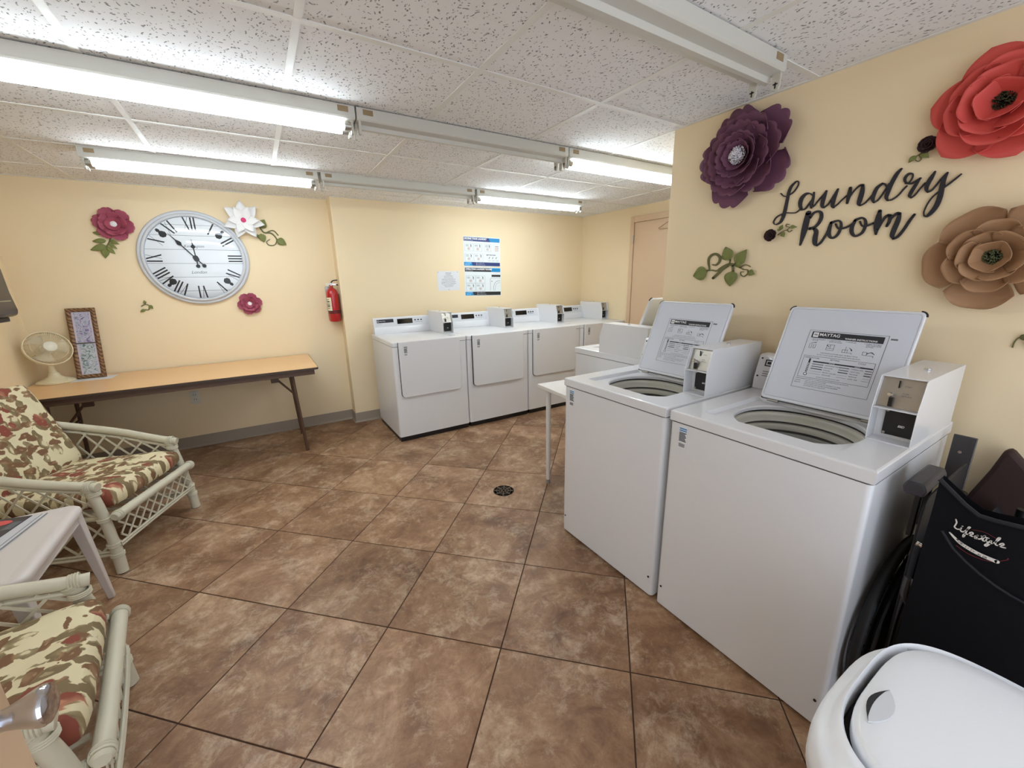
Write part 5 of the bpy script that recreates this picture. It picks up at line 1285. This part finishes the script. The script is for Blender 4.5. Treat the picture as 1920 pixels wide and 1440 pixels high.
# ------------------------------------------------------------------ rattan chairs (local: x across, y backwards, front feet on y=0)
def lattice(parent, P00, P10, P11, P01, n, w=.008, th=.004):
    """Diagonal cane slats in a four-cornered panel, each one an object."""
    P = [Vector(p) for p in (P00, P10, P11, P01)]
    def at(s, t_): return (P[0] * (1 - s) + P[1] * s) * (1 - t_) + (P[3] * (1 - s) + P[2] * s) * t_
    nrm = (P[1] - P[0]).cross(P[3] - P[0]).normalized()
    Lx = ((P[1] - P[0]).length + (P[2] - P[3]).length) / 2; Ly = ((P[3] - P[0]).length + (P[2] - P[1]).length) / 2
    asp = Ly / Lx
    for sgn in (1, -1):
        for k in range(-n, 2 * n):
            s0 = (k + .5) / n
            # line s = s0 + sgn*t*asp
            pts = []
            t0, t1 = 0.0, 1.0
            for i in range(41):
                tt = i / 40; s = s0 + sgn * tt * asp
                if 0 <= s <= 1: pts.append((s, tt))
            if len(pts) < 5: continue
            a = at(*pts[0]); b = at(*pts[-1])
            d = (b - a).normalized(); sd = d.cross(nrm).normalized() * w / 2
            off = nrm * (th * .55 * sgn)
            vs = [a + sd + off, a - sd + off, b - sd + off, b + sd + off]
            g = G(); q = nrm * th / 2
            g.add([(v - q)[:] for v in vs] + [(v + q)[:] for v in vs], [(0, 3, 2, 1), (4, 5, 6, 7), (0, 1, 5, 4), (1, 2, 6, 5), (2, 3, 7, 6), (3, 0, 4, 7)])
            build('slat', g, RATTAN, parent, smooth=False)

def cushion(W_, D_, H_, n=22):
    """Boxy foam cushion: crowned faces, rolled sides."""
    g = G(); rows = []
    def face(sg, inset):
        out = []
        for j in range(n + 1):
            for i in range(n + 1):
                q = i / n * 2 - 1; s = j / n * 2 - 1
                k = max(0.0, (1 - q ** 8) * (1 - s ** 8))
                rnd = 1 - .05 * (abs(q * s)) ** 5
                x = q * (W_ / 2 - inset) * rnd; y = s * (D_ / 2 - inset) * rnd
                out.append((x, y, sg * (H_ * .34 + H_ * .16 * k ** .6 + (.005 * math.sin(q * 5 + s * 3) * k if sg > 0 else 0))))
        return out
    n1 = n + 1
    top = face(1, .014); bot = face(-1, .014)
    fs = [(j * n1 + i, j * n1 + i + 1, (j + 1) * n1 + i + 1, (j + 1) * n1 + i) for j in range(n) for i in range(n)]
    g.add(top, fs); g.add(bot, [tuple(reversed(f)) for f in fs])
    per = [i for i in range(n)] + [j * n1 + n for j in range(n)] + [n * n1 + n - i for i in range(n)] + [(n - j) * n1 for j in range(n)]
    def ringp(f, z, s):
        return [(top[k][0] * (1 + s * 2 / W_), top[k][1] * (1 + s * 2 / D_), z) for k in per]
    L = [[top[k] for k in per], ringp(1, H_ * .22, .012), ringp(1, 0, .016), ringp(1, -H_ * .22, .012), [bot[k] for k in per]]
    g.loft(L, False, False)
    return g

def wraps(g, p, d, r, n=3, step=.007):
    p = Vector(p); d = Vector(d).normalized()
    a = d.orthogonal().normalized(); b = d.cross(a)
    for k in range(n):
        c = p + d * (k - (n - 1) / 2) * step
        g.tube([(c + (a * math.cos(2 * PI * q / 16) + b * math.sin(2 * PI * q / 16)) * r)[:] for q in range(17)], .0038, 5, caps=False)

def make_chair(label, loc, rz):
    t = thing('rattan_armchair', label, 'armchair', loc, (0, 0, rz), 'cream rattan armchairs with floral cushions')
    rp = .0215
    for s in (-1, 1):
        # front leg runs up to the arm
        g = G(); top = (s * .296, .052, .468); g.tube(spline([(s * .310, 0, .004), (s * .302, .008, .16), (s * .296, .028, .34), top]), [rp * 1.15] * 7 + [rp * 1.05] * 12, 14)
        lg = build('leg', g, RATTAN, t)
        g = G()
        for z in (.105, .160, .300, .440): wraps(g, (s * (.310 - .045 * z), .09 * z ** 1.5 * 1.6, z), (0, 0, 1), rp * 1.22)
        tag(build('binding', g, RATTAN, lg), kind='stuff')
        g = G(); g.tube([(s * .310, 0, .0), (s * .310, 0, .006)], rp * 1.0, 14); build('foot_pad', g, BLACK, lg)
        g = G(); g.tube(spline([(s * .285, .60, .004), (s * .270, .60, .2), (s * .262, .60, .34)]), rp * 1.05, 14); build('leg', g, RATTAN, t)
        # arm
        arm = [(s * .296, .012, .474), (s * .296, .05, .482), (s * .312, .18, .510), (s * .325, .33, .548), (s * .318, .48, .585), (s * .292, .60, .622), (s * .262, .67, .650)]
        g = G(); g.tube(spline(arm, 6), rp, 14); am = build('arm', g, RATTAN, t)
        g = G(); g.tube(spline([(x * .985, y + .01, z - .032) for x, y, z in arm[1:]], 6), .009, 8); build('arm_rail', g, RATTAN, am)
        g = G(); wraps(g, (s * .296, .046, .482), (0, 1, 0), rp * 1.1, 4); wraps(g, (s * .296, .055, .468), (0, .3, 1), rp * 1.1, 3); tag(build('binding', g, RATTAN, am), kind='stuff')
        # side rails
        g = G(); g.tube([(s * .283, .0, .300), (s * .278, .60, .285)], .014, 10); build('side_rail', g, RATTAN, t)
        g = G(); g.tube(spline([(s * .305, .0, .105), (s * .300, .3, .085), (s * .280, .60, .095)]), .009, 8); g.tube(spline([(s * .305, .0, .122), (s * .300, .3, .102), (s * .280, .60, .112)]), .006, 8); build('stretcher', g, RATTAN, t)
        pn = build('side_panel', G().add([(s * .284, .02, .30), (s * .280, .6, .285), (s * .280, .6, .2852), (s * .284, .02, .3002)], [(0, 1, 2, 3)]), RATTAN, t, smooth=False)
        lattice(pn, (s * .286, .02, .305), (s * .276, .56, .290), (s * .300, .56, .580), (s * .296, .07, .460), 5, .010)
        pn = build('side_panel', G().add([(s * .30, .02, .12), (s * .280, .6, .11), (s * .280, .6, .1102), (s * .30, .02, .1202)], [(0, 1, 2, 3)]), RATTAN, t, smooth=False)
        lattice(pn, (s * .303, .02, .112), (s * .280, .58, .105), (s * .278, .58, .280), (s * .290, .02, .295), 5, .010)
        # back post
        g = G(); g.tube(spline([(s * .262, .56, .255), (s * .262, .63, .45), (s * .258, .74, .70), (s * .245, .78, .78), (s * .20, .80, .815)]), rp * .95, 12); build('back_post', g, RATTAN, t)
    g = G(); g.tube([(-.300, -.032, .312), (.300, -.032, .312)], rp * 1.05, 14); fr = build('front_rail', g, RATTAN, t)
    g = G()
    for s in (-1, 1): wraps(g, (s * .284, -.032, .312), (1, 0, 0), rp * 1.12, 3)
    tag(build('binding', g, RATTAN, fr), kind='stuff')
    for s in (-1, 1):
        g = G(); g.tube([(s * .300, -.032, .312), (s * .309, -.032, .312)], [rp * 1.12, rp * .8], 14); build('end_cap', g, RATTAN, fr)
    g = G()
    for dz in (0, .013): g.tube(spline([(-.300, -.02, .162 - dz), (-.15, -.028, .170 - dz), (0, -.03, .172 - dz), (.15, -.028, .170 - dz), (.300, -.02, .162 - dz)]), .0065, 8)
    build('stretcher', g, RATTAN, t)
    pn = build('front_panel', G().add([(-.29, -.02, .165), (.29, -.02, .165), (.29, -.02, .1652), (-.29, -.02, .1652)], [(0, 1, 2, 3)]), RATTAN, t, smooth=False)
    lattice(pn, (-.285, -.020, .170), (.285, -.020, .170), (.280, -.020, .300), (-.280, -.020, .300), 8, .009)
    g = G(); g.tube([(-.27, .60, .280), (.27, .60, .280)], .014, 10); g.tube(spline([(-.205, .80, .812), (0, .81, .83), (.205, .80, .812)]), rp * .95, 12); build('back_rail', g, RATTAN, t)
    for k in range(5):
        g = G(); x = -.2 + .1 * k; g.tube([(x, .0, .302), (x, .6, .285)], .009, 8); build('seat_support', g, RATTAN, t)
    pn = build('back_panel', G().add([(-.25, .62, .42), (.25, .62, .42), (.25, .62, .4202), (-.25, .62, .4202)], [(0, 1, 2, 3)]), RATTAN, t, smooth=False)
    lattice(pn, (-.25, .60, .34), (.25, .60, .34), (.24, .775, .79), (-.24, .775, .79), 6)
    o = build('seat_cushion', cushion(.545, .605, .118), FLORAL, t, loc=(0, .284, .376), rot=(R(-2), 0, 0), angle=85)
    o = build('back_cushion', cushion(.535, .54, .120), FLORAL, t, loc=(0, .630, .640), rot=(R(69), 0, 0), angle=85)
    return t
ch1 = make_chair('far rattan armchair with floral cushions, in front of the folding table', (-.665, 2.855, 0), math.atan2(.916, .402))
ch2 = copy_tree(ch1)
ch2.location = (-.560, 1.443, 0); ch2.rotation_euler = (0, 0, math.atan2(.989, -.146))
ch2['label'] = 'near rattan armchair with floral cushions, beside the open door and chrome handle'

# resin side table
t = thing('resin_table', 'small pale resin side table with rounded corners between the two rattan armchairs', 'table', (-1.262, 1.795, 0))
g = G()
W_, D_ = .480, .580
def RL(i, z, r_=.055): return [(x, y, z) for x, y in rrect(i, i, W_ - i, D_ - i, max(.004, r_ - i), 6)]
g.loft([RL(.010, .470), RL(.002, .472), RL(0, .482), RL(.002, .492), RL(.012, .500), RL(.030, .5005), RL(.045, .4985)]); build('tabletop', g, RESIN, t, angle=60)
for bb in ((.05, .020, W_ - .05, .028), (.05, D_ - .028, W_ - .05, D_ - .020), (.020, .05, .028, D_ - .05), (W_ - .028, .05, W_ - .020, D_ - .05)):
    g = G(); g.box(bb[0], bb[1], .425, bb[2], bb[3], .4715); g.box(bb[0] - .002, bb[1] - .002, .423, bb[2] + .002, bb[3] + .002, .428); build('apron', g, RESIN, t, bevel=.001)
for (x, y, sx, sy) in ((.03, .03, -1, -1), (W_ - .03, .03, 1, -1), (.03, D_ - .03, -1, 1), (W_ - .03, D_ - .03, 1, 1)):
    g = G()
    a, b = (x, y), (x + sx * .025, y + sy * .025)
    g.loft([[(a[0] + sx * q[0], a[1] + sy * q[1], .472) for q in ((-.030, -.030), (.016, -.030), (.016, .016), (-.030, .016))], [(b[0] + sx * q[0], b[1] + sy * q[1], 0) for q in ((-.014, -.014), (.010, -.014), (.010, .010), (-.014, .010))]])
    build('leg', g, RESIN, t, bevel=.004)

# leaflets on the resin table
def leaflet(name, label, x, y, z, w, h, rz, m_, parts=()):
    t = thing(name, label, 'leaflet', (x, y, z), (0, 0, R(rz)), 'leaflets on the resin table')
    g = G(); g.box(-w / 2, -h / 2, 0, w / 2, h / 2, .0018); build('cover', g, m_, t, smooth=False)
    for nm, poly, mm in parts:
        g = G(); g.prism(poly, .0018, .0022); build(nm, g, mm, t, smooth=False)
    return t
GP = mat('glossy leaflet paper', (206, 208, 214), .3)
leaflet('leaflet', 'white leaflet with grey edge lines, lowest of the papers on the resin table', -1.010, 2.175, .5006, .20, .34, -10, GP, (('printed_edge', [(.095, -.175), (.100, -.175), (.100, .175), (.095, .175)], INKG), ('printed_edge', [(.080, -.175), (.083, -.175), (.083, .175), (.080, .175)], INKG)))
leaflet('leaflet', 'dark magazine with a red oval on its cover, on the resin table', -1.060, 2.265, .5028, .22, .20, -14, mat('dark magazine cover', (58, 54, 62), .3), (('red_oval', [(.040 * math.cos(k * PI / 12) + .03, .022 * math.sin(k * PI / 12) + .062) for k in range(24)], mat('red oval print', (214, 84, 84), .4)), ('pale_panel', [(.075, .0), (.105, .0), (.105, .06), (.075, .06)], INKG), ('pale_panel', [(-.09, -.095), (.09, -.095), (.09, -.050), (-.09, -.050)], GP)))

# ------------------------------------------------------------------ swing-top bin
t = thing('trash_bin', 'white swing-lid trash bin in the near right corner', 'trash can', (.920, -.030, 0))
BW = mat('white bin plastic', (240, 242, 246), .35, bump=.1, bscale=150)
hx, hy, bz = .262, .242, .600
PB = 3.1
def sq(ax, ay, z, p=PB, n=72, dx=0.0): return squircle(dx, 0, ax, ay, z, n, p)
g = G(); g.loft([sq(hx * .78, hy * .78, 0), sq(hx * .80, hy * .80, .004), sq(hx * .955, hy * .955, bz - .055), sq(hx * .955, hy * .955, bz - .02)], True, False); build('body', g, BW, t, angle=60)
g = G()
fx, fa, fb = .022, .210, .200
g.loft([sq(hx * .99, hy * .99, bz - .060), sq(hx, hy, bz - .056), sq(hx, hy, bz - .028), sq(hx * .985, hy * .985, bz - .004), sq(hx * .955, hy * .955, bz + .008), sq(hx * .93, hy * .93, bz + .008), sq(hx * .905, hy * .90, bz + .016), sq(.232, .214, bz + .028, 3.0, 72, .010), sq(fa + .010, fb + .010, bz + .031, 3.4, 72, fx), sq(fa + .006, fb + .006, bz + .024, 3.4, 72, fx), sq(fa + .006, fb + .006, bz - .03, 3.4, 72, fx)], False, False)
build('lid_rim', g, BW, t, angle=70)
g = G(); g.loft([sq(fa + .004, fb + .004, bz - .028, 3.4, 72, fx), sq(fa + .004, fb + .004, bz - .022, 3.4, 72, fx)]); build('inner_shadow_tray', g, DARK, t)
FG = G(); loops = []
# the flap hangs a little open on its handle side, so the gap widens there
for q, dz in ((1, .004), (1, .024), (.985, .033), (.95, .038), (.8, .042), (.6, .044), (.4, .045), (.2, .0455), (.02, .0456)):
    loops.append([(x, y - .003 * max(0, y / fb), bz + dz) for x, y, z in squircle(fx, 0, (fa - .002) * q, (fb - .002) * q, 0, 72, 3.4)])
FG.loft(loops, True, True)
flap = build('swing_flap', FG, BW, t, angle=60)
cxp, cyp = -.048, .168
arc = [(-.052 + .104 * k / 10, -.004 + .016 * math.sin(PI * k / 10)) for k in range(11)]
arc2 = [(-.052 + .104 * k / 10, -.004 - .020 * math.sin(PI * k / 10) ** .8) for k in range(10, -1, -1)]
g = G(); cr = arc + arc2[1:-1]
g.loft([[(cxp + x, cyp + y, bz + .0400) for x, y in cr], [(cxp + x, cyp + y, bz + .0438) for x, y in cr], [(cxp + x * .97, cyp + (y + .004) * .9 - .004, bz + .0440) for x, y in cr]], False, True)
pocket = build('finger_grip', g, mat('shaded grip tone', (212, 214, 218), .5), flap, smooth=False)  # sunken shading of the grip put into a greyer colour
g = G(); g.prism([(cxp + x, cyp + y) for x, y in arc] + [(cxp + x, cyp + y * .35 - .001) for x, y in reversed(arc[1:-1])], bz + .0439, bz + .0443); build('grip_shade_crescent', g, DARK, pocket, smooth=False)  # dark crescent paints the shade of a recess, nothing is cut
for s in (-1, 1):
    g = G(); g.tube([(s * fa * .98 + fx, 0, bz + .010), (s * fa * 1.03 + fx, 0, bz + .010)], .008, 12); build('pivot', g, BW, flap)

# ------------------------------------------------------------------ folded wheelchair with bag
t = thing('folded_wheelchair', 'black folded wheelchair parked against the side of the nearest washer', 'wheelchair', (1.655, .14, 0))
TY_ = mat('black tyre', (14, 14, 15), .6); FR = mat('black gloss frame', (14, 14, 16), .45); VIN = mat('black upholstery', (20, 18, 22), .6, bump=.3, bscale=80)
GM = mat('dark grey moulded pad', (52, 50, 56), .5)
def ringtube(r_, tr, y, z, n=48, x=0): return [(x + r_ * math.cos(2 * PI * k / n), y, z + r_ * math.sin(2 * PI * k / n)) for k in range(n + 1)]
for y, s in ((.150, 1), (-.085, -1)):
    wx = 0 if s > 0 else .075
    g = G(); g.tube(ringtube(.280, .014, y, .296), .0145, 10, caps=False); wh = build('wheel', g, TY_, t, loc=(wx, 0, 0))
    g = G(); g.tube(ringtube(.260, .006, y, .296), .006, 8, caps=False); build('rim', g, FR, wh)
    g = G(); g.tube(ringtube(.256, .006, y, .296), .001, 6, caps=False)
    for k in range(24):
        a = 2 * PI * k / 24; g.tube([(.022 * math.cos(a + .3), y + (.012 if k % 2 else -.012), .301 + .022 * math.sin(a + .3)), (.264 * math.cos(a), y, .301 + .264 * math.sin(a))], .0012, 4)
    tag(build('spokes', g, FR, wh), kind='stuff')
    g = G(); g.tube([(0, y - .022, .301), (0, y + .022, .301)], .024, 16); build('hub', g, FR, wh)
    g = G(); g.tube(ringtube(.245, .006, y - s * .026, .301), .008, 8, caps=False); build('hand_rim', g, FR, wh)
    # frame
    yy = y - s * (.060 if s > 0 else .050)
    g = G()
    g.tube(spline([(.18, yy, .10), (.17, yy, .50), (.165, yy, .74)]), .013, 10)
    g.tube([(.165, yy, .48), (-.16, yy, .50)], .012, 10); g.tube([(.17, yy, .20), (-.175, yy, .19)], .012, 10); g.tube(spline([(-.16, yy, .50), (-.19, yy, .42), (-.18, yy, .20), (-.14, yy, .14)]), .012, 10)
    g.tube(spline([(.165, yy, .70), (-.06, yy, .705), (-.13, yy, .66), (-.14, yy, .50)]), .011, 10)
    build('frame', g, FR, t)
    g = G(); g.tube(ringtube(.085, 0, yy, .092, 24, -.11), .013, 8, caps=False); g.tube([(-.11, yy - .012, .092), (-.11, yy + .012, .092)], .072, 16); build('caster', g, TY_, t)
    for (px, pz) in ((-.14, .56), (-.16, .46), (-.175, .21), (.168, .62)):
        g = G(); g.tube([(px, yy - .016, pz), (px, yy + .016, pz)], .0065, 10); build('bolt', g, CHROME, t)
    if s < 0: continue
    g = G()
    pl = [(-.026, 0), (-.020, -.020), (.018, -.020), (.024, 0), (.016, .018), (-.018, .018)]
    ya = .122
    g2 = G(); g2.loft([[(x, .096 + a, z) for x, z in rrect(-.225, .10, .215, .835, (.06, .02, .06, .05))] for a in (0, .006)]); build('side_dark_panel', g2, VIN, t, bevel=.002)  # black panel added to fill the dark mass beside the wheel
    g2 = G(); g2.tube([(0, .1375, .296), (0, .1395, .296)], .250, 40); build('wheel_dark_disc', g2, VIN, wh)  # black disc added to darken the area behind the spokes
    g.loft([[(-.240, ya + a, .862 + b) for a, b in pl], [(-.06, ya + a, .862 + b) for a, b in pl]])
    build('arm_pad', g, GM, t, bevel=.005)
    for xx in (-.18, -.09):
        g = G(); g.box(xx - .01, ya - .008, .70, xx + .01, ya + .004, .849); build('arm_post', g, FR, t, bevel=.002)
# upright grey plate behind
g = G(); g.box(.240, .098, .30, .248, .152, .900); build('upright_plate', g, mat('dull grey metal', (84, 82, 82), .4, metal=.6), t, bevel=.002)
g = G()
for z in (.845, .72): g.tube([(.239, .128, z), (.235, .128, z)], .005, 10)
build('bolt', g, CHROME, t)
# folded seat cloth, peaked
g = G()
pk = [(-.35, .70, .0), (-.1, .73, .0)]
vs = []
for i in range(9):
    x = -.15 + .45 * i / 8
    for j in range(9):
        q = j / 8 * 2 - 1
        vs.append((x, .022 + q * .055, .50 + .19 * (1 - abs(q) ** 1.3) + .008 * math.sin(i * 1.3)))
g.add(vs, [(i * 9 + j, i * 9 + j + 1, (i + 1) * 9 + j + 1, (i + 1) * 9 + j) for i in range(8) for j in range(8)])
o = build('seat_cloth', g, VIN, t); sm = o.modifiers.new('solid', 'SOLIDIFY'); sm.thickness = .006
# crossed brace and chrome buckle
g = G(); g.tube([(-.02, .078, .20), (-.02, -.033, .50)], .011, 8); g.tube([(.0, -.033, .20), (.0, .078, .50)], .011, 8); build('cross_brace', g, FR, t)
g = G(); g.tube([(-.225, .088, .705), (-.225, .062, .700)], .006, 10); g.tube([(-.225, .060, .699), (-.225, .054, .698)], .011, 12); g.tube([(-.225, .094, .706), (-.225, .089, .705)], .007, 12); build('buckle', g, CHROME, t)
g = G(); g.tube(spline([(-.23, .09, .60), (-.24, .088, .55), (-.23, .075, .52)]), .009, 8); build('brake_lever', g, mat('dull grey metal', (0, 0, 0)), t)

# folded back sling, a dark brown peak behind the bag
g = G()
pl = [(y - .14, z) for y, z in ((.240, .45), (.240, .66), (.205, .78), (.189, .85), (.175, .868), (.159, .85), (.105, .79), (.035, .70), (.005, .60), (.005, .45))]
g.loft([[(.315, y, z) for y, z in pl], [(.365, y, z) for y, z in pl]])
build('back_sling', g, mat('dark brown cloth', (54, 34, 28), .8, bump=.3), t, bevel=.012)

bg = thing('cloth_bag', 'black cloth bag with white script lettering hung on the wheelchair', 'bag', (1.400, .0, .0))
BAG = mat('black navy nylon', (12, 12, 17), .85, bump=.3, bscale=70, spec=.2)
nU, nV = 16, 12
g = G(); front = []; back = []
def topz(y):
    if y > .150: return .866 + (y - .150) * .80
    if y > .120: return .862
    return .862 + (.120 - y) * .16
BY0, BYW = -.20, .416
for j in range(nV + 1):
    for i in range(nU + 1):
        y = BY0 + BYW * i / nU; zt = topz(y); z = .22 + (zt - .22) * j / nV
        b = .030 * math.sin(PI * i / nU) * (.55 + .45 * math.sin(PI * min(1, j / nV * 1.1))) + .004 * math.sin(j * 1.9 + i)
        front.append((-.010 - b, y, z)); back.append((.022 + b * .2, y, z))
n1 = nU + 1
fs = [(j * n1 + i, (j + 1) * n1 + i, (j + 1) * n1 + i + 1, j * n1 + i + 1) for j in range(nV) for i in range(nU)]
o_ = len(front)
fb = [tuple(reversed([v + o_ for v in f])) for f in fs]
side = []
edge = [j * n1 for j in range(nV + 1)]; edge2 = [j * n1 + nU for j in range(nV + 1)]
for E_, rev in ((edge, True), (edge2, False)):
    for a, b in zip(E_[:-1], E_[1:]): side.append((a, b, b + o_, a + o_) if rev else (a, a + o_, b + o_, b))
for i in range(nU): side.append((i, i + 1, i + 1 + o_, i + o_))
g.add(front + back, fs + fb + side)
build('pouch', g, BAG, bg, angle=50)
g = G(); g.tube([(-.014 - .030 * math.sin(PI * i / nU) * .7, BY0 + BYW * i / nU, topz(BY0 + BYW * i / nU)) for i in range(nU + 1)], .005, 6); build('hem', g, mat('bag hem', (20, 20, 26), .8), bg)
g = G(); g.tube([(-.0425 - .004 * math.sin(PI * k / 14), .185 - .36 * k / 14, .80 - .10 * math.sin(PI * k / 14) ** .7) for k in range(15)], .003, 6); build('pocket_seam', g, mat('bag hem', (0, 0, 0)), bg)
for y in (.19, -.15):
    g = G(); g.tube(spline([(.012, y, topz(y) - .02), (.05, y - .005, .80), (.075, y - .010, .72)]), .006, 6); build('strap', g, BAG, bg)
# script lettering: cursive strokes in (u, v) of the front, u to the viewer's right
cur = [[(0, 62), (4, 52), (3, 40), (2, 30), (10, 27), (18, 33)], [(20, 40), (19, 30), (24, 26), (30, 32)], [(30, 32), (38, 50), (41, 58), (37, 56), (35, 40), (33, 14), (30, 8), (31, 20), (42, 28)], [(42, 28), (52, 36), (50, 42), (44, 36), (46, 27), (56, 27)], [(56, 27), (66, 40), (62, 32), (66, 26), (60, 24)], [(66, 26), (74, 30), (82, 50), (80, 36), (80, 27), (88, 28)], [(74, 42), (92, 44)], [(88, 38), (88, 29), (94, 28), (100, 38), (98, 22), (92, 10), (88, 12), (94, 22), (106, 30)], [(106, 30), (116, 50), (118, 60), (113, 56), (111, 36), (113, 28), (120, 28)], [(120, 28), (130, 36), (128, 42), (122, 36), (124, 27), (136, 27)], [(21, 48), (22, 49)]]
g = G(); sc = .084 / 138
for s in cur:
    g.ribbon([(x * sc, (y + 10) * sc - .10 * x * sc + ((x - 60) / 60) ** 2 * .003, .0026) for x, y in s], 0, .0008)
arc = [(-6 * sc, 14 * sc, .0030), (30 * sc, -14 * sc, .0070), (80 * sc, -30 * sc, .0080), (128 * sc, -34 * sc, .0085)]
g.ribbon(arc, 0, .0006, 0)
gt = G()
for k, chh in enumerate('MOBILITY AIDS'):
    if chh == ' ': continue
    xx = (14 + k * 7.0) * sc; yy_ = (2 - 34 * min(1, k / 10.0) ** .62) * sc
    gt.merge(text(chh, .0062, 'LEFT', .0001), Matrix.Translation((xx, yy_ - .0030, .0010)) @ Matrix.Rotation(R(-38 + 2.8 * k), 4, 'Z'), 0)
LM = Matrix(((0, 0, -1, -.0445), (-1, 0, 0, .168), (0, 1, 0, .795), (0, 0, 0, 1)))
o = build('lettering', g, mat('pale print', (214, 208, 200), .6), bg, smooth=False); o.matrix_local = LM
g = G(); g.ribbon([(20 * sc, -30 * sc, .0009), (60 * sc, -46 * sc, .0009), (110 * sc, -44 * sc, .0009), (146 * sc, -16 * sc, .0009), (150 * sc, -6 * sc, .002)], 0, .0005); g.ribbon([(48 * sc, 58 * sc, .0007), (80 * sc, 64 * sc, .0007), (118 * sc, 52 * sc, .0007)], 0, .0005)
build('band_lettering', gt, INK, bg, smooth=False).matrix_local = LM
o = build('red_swoosh', g, mat('dark red print', (120, 28, 34), .6), bg, smooth=False); o.matrix_local = LM
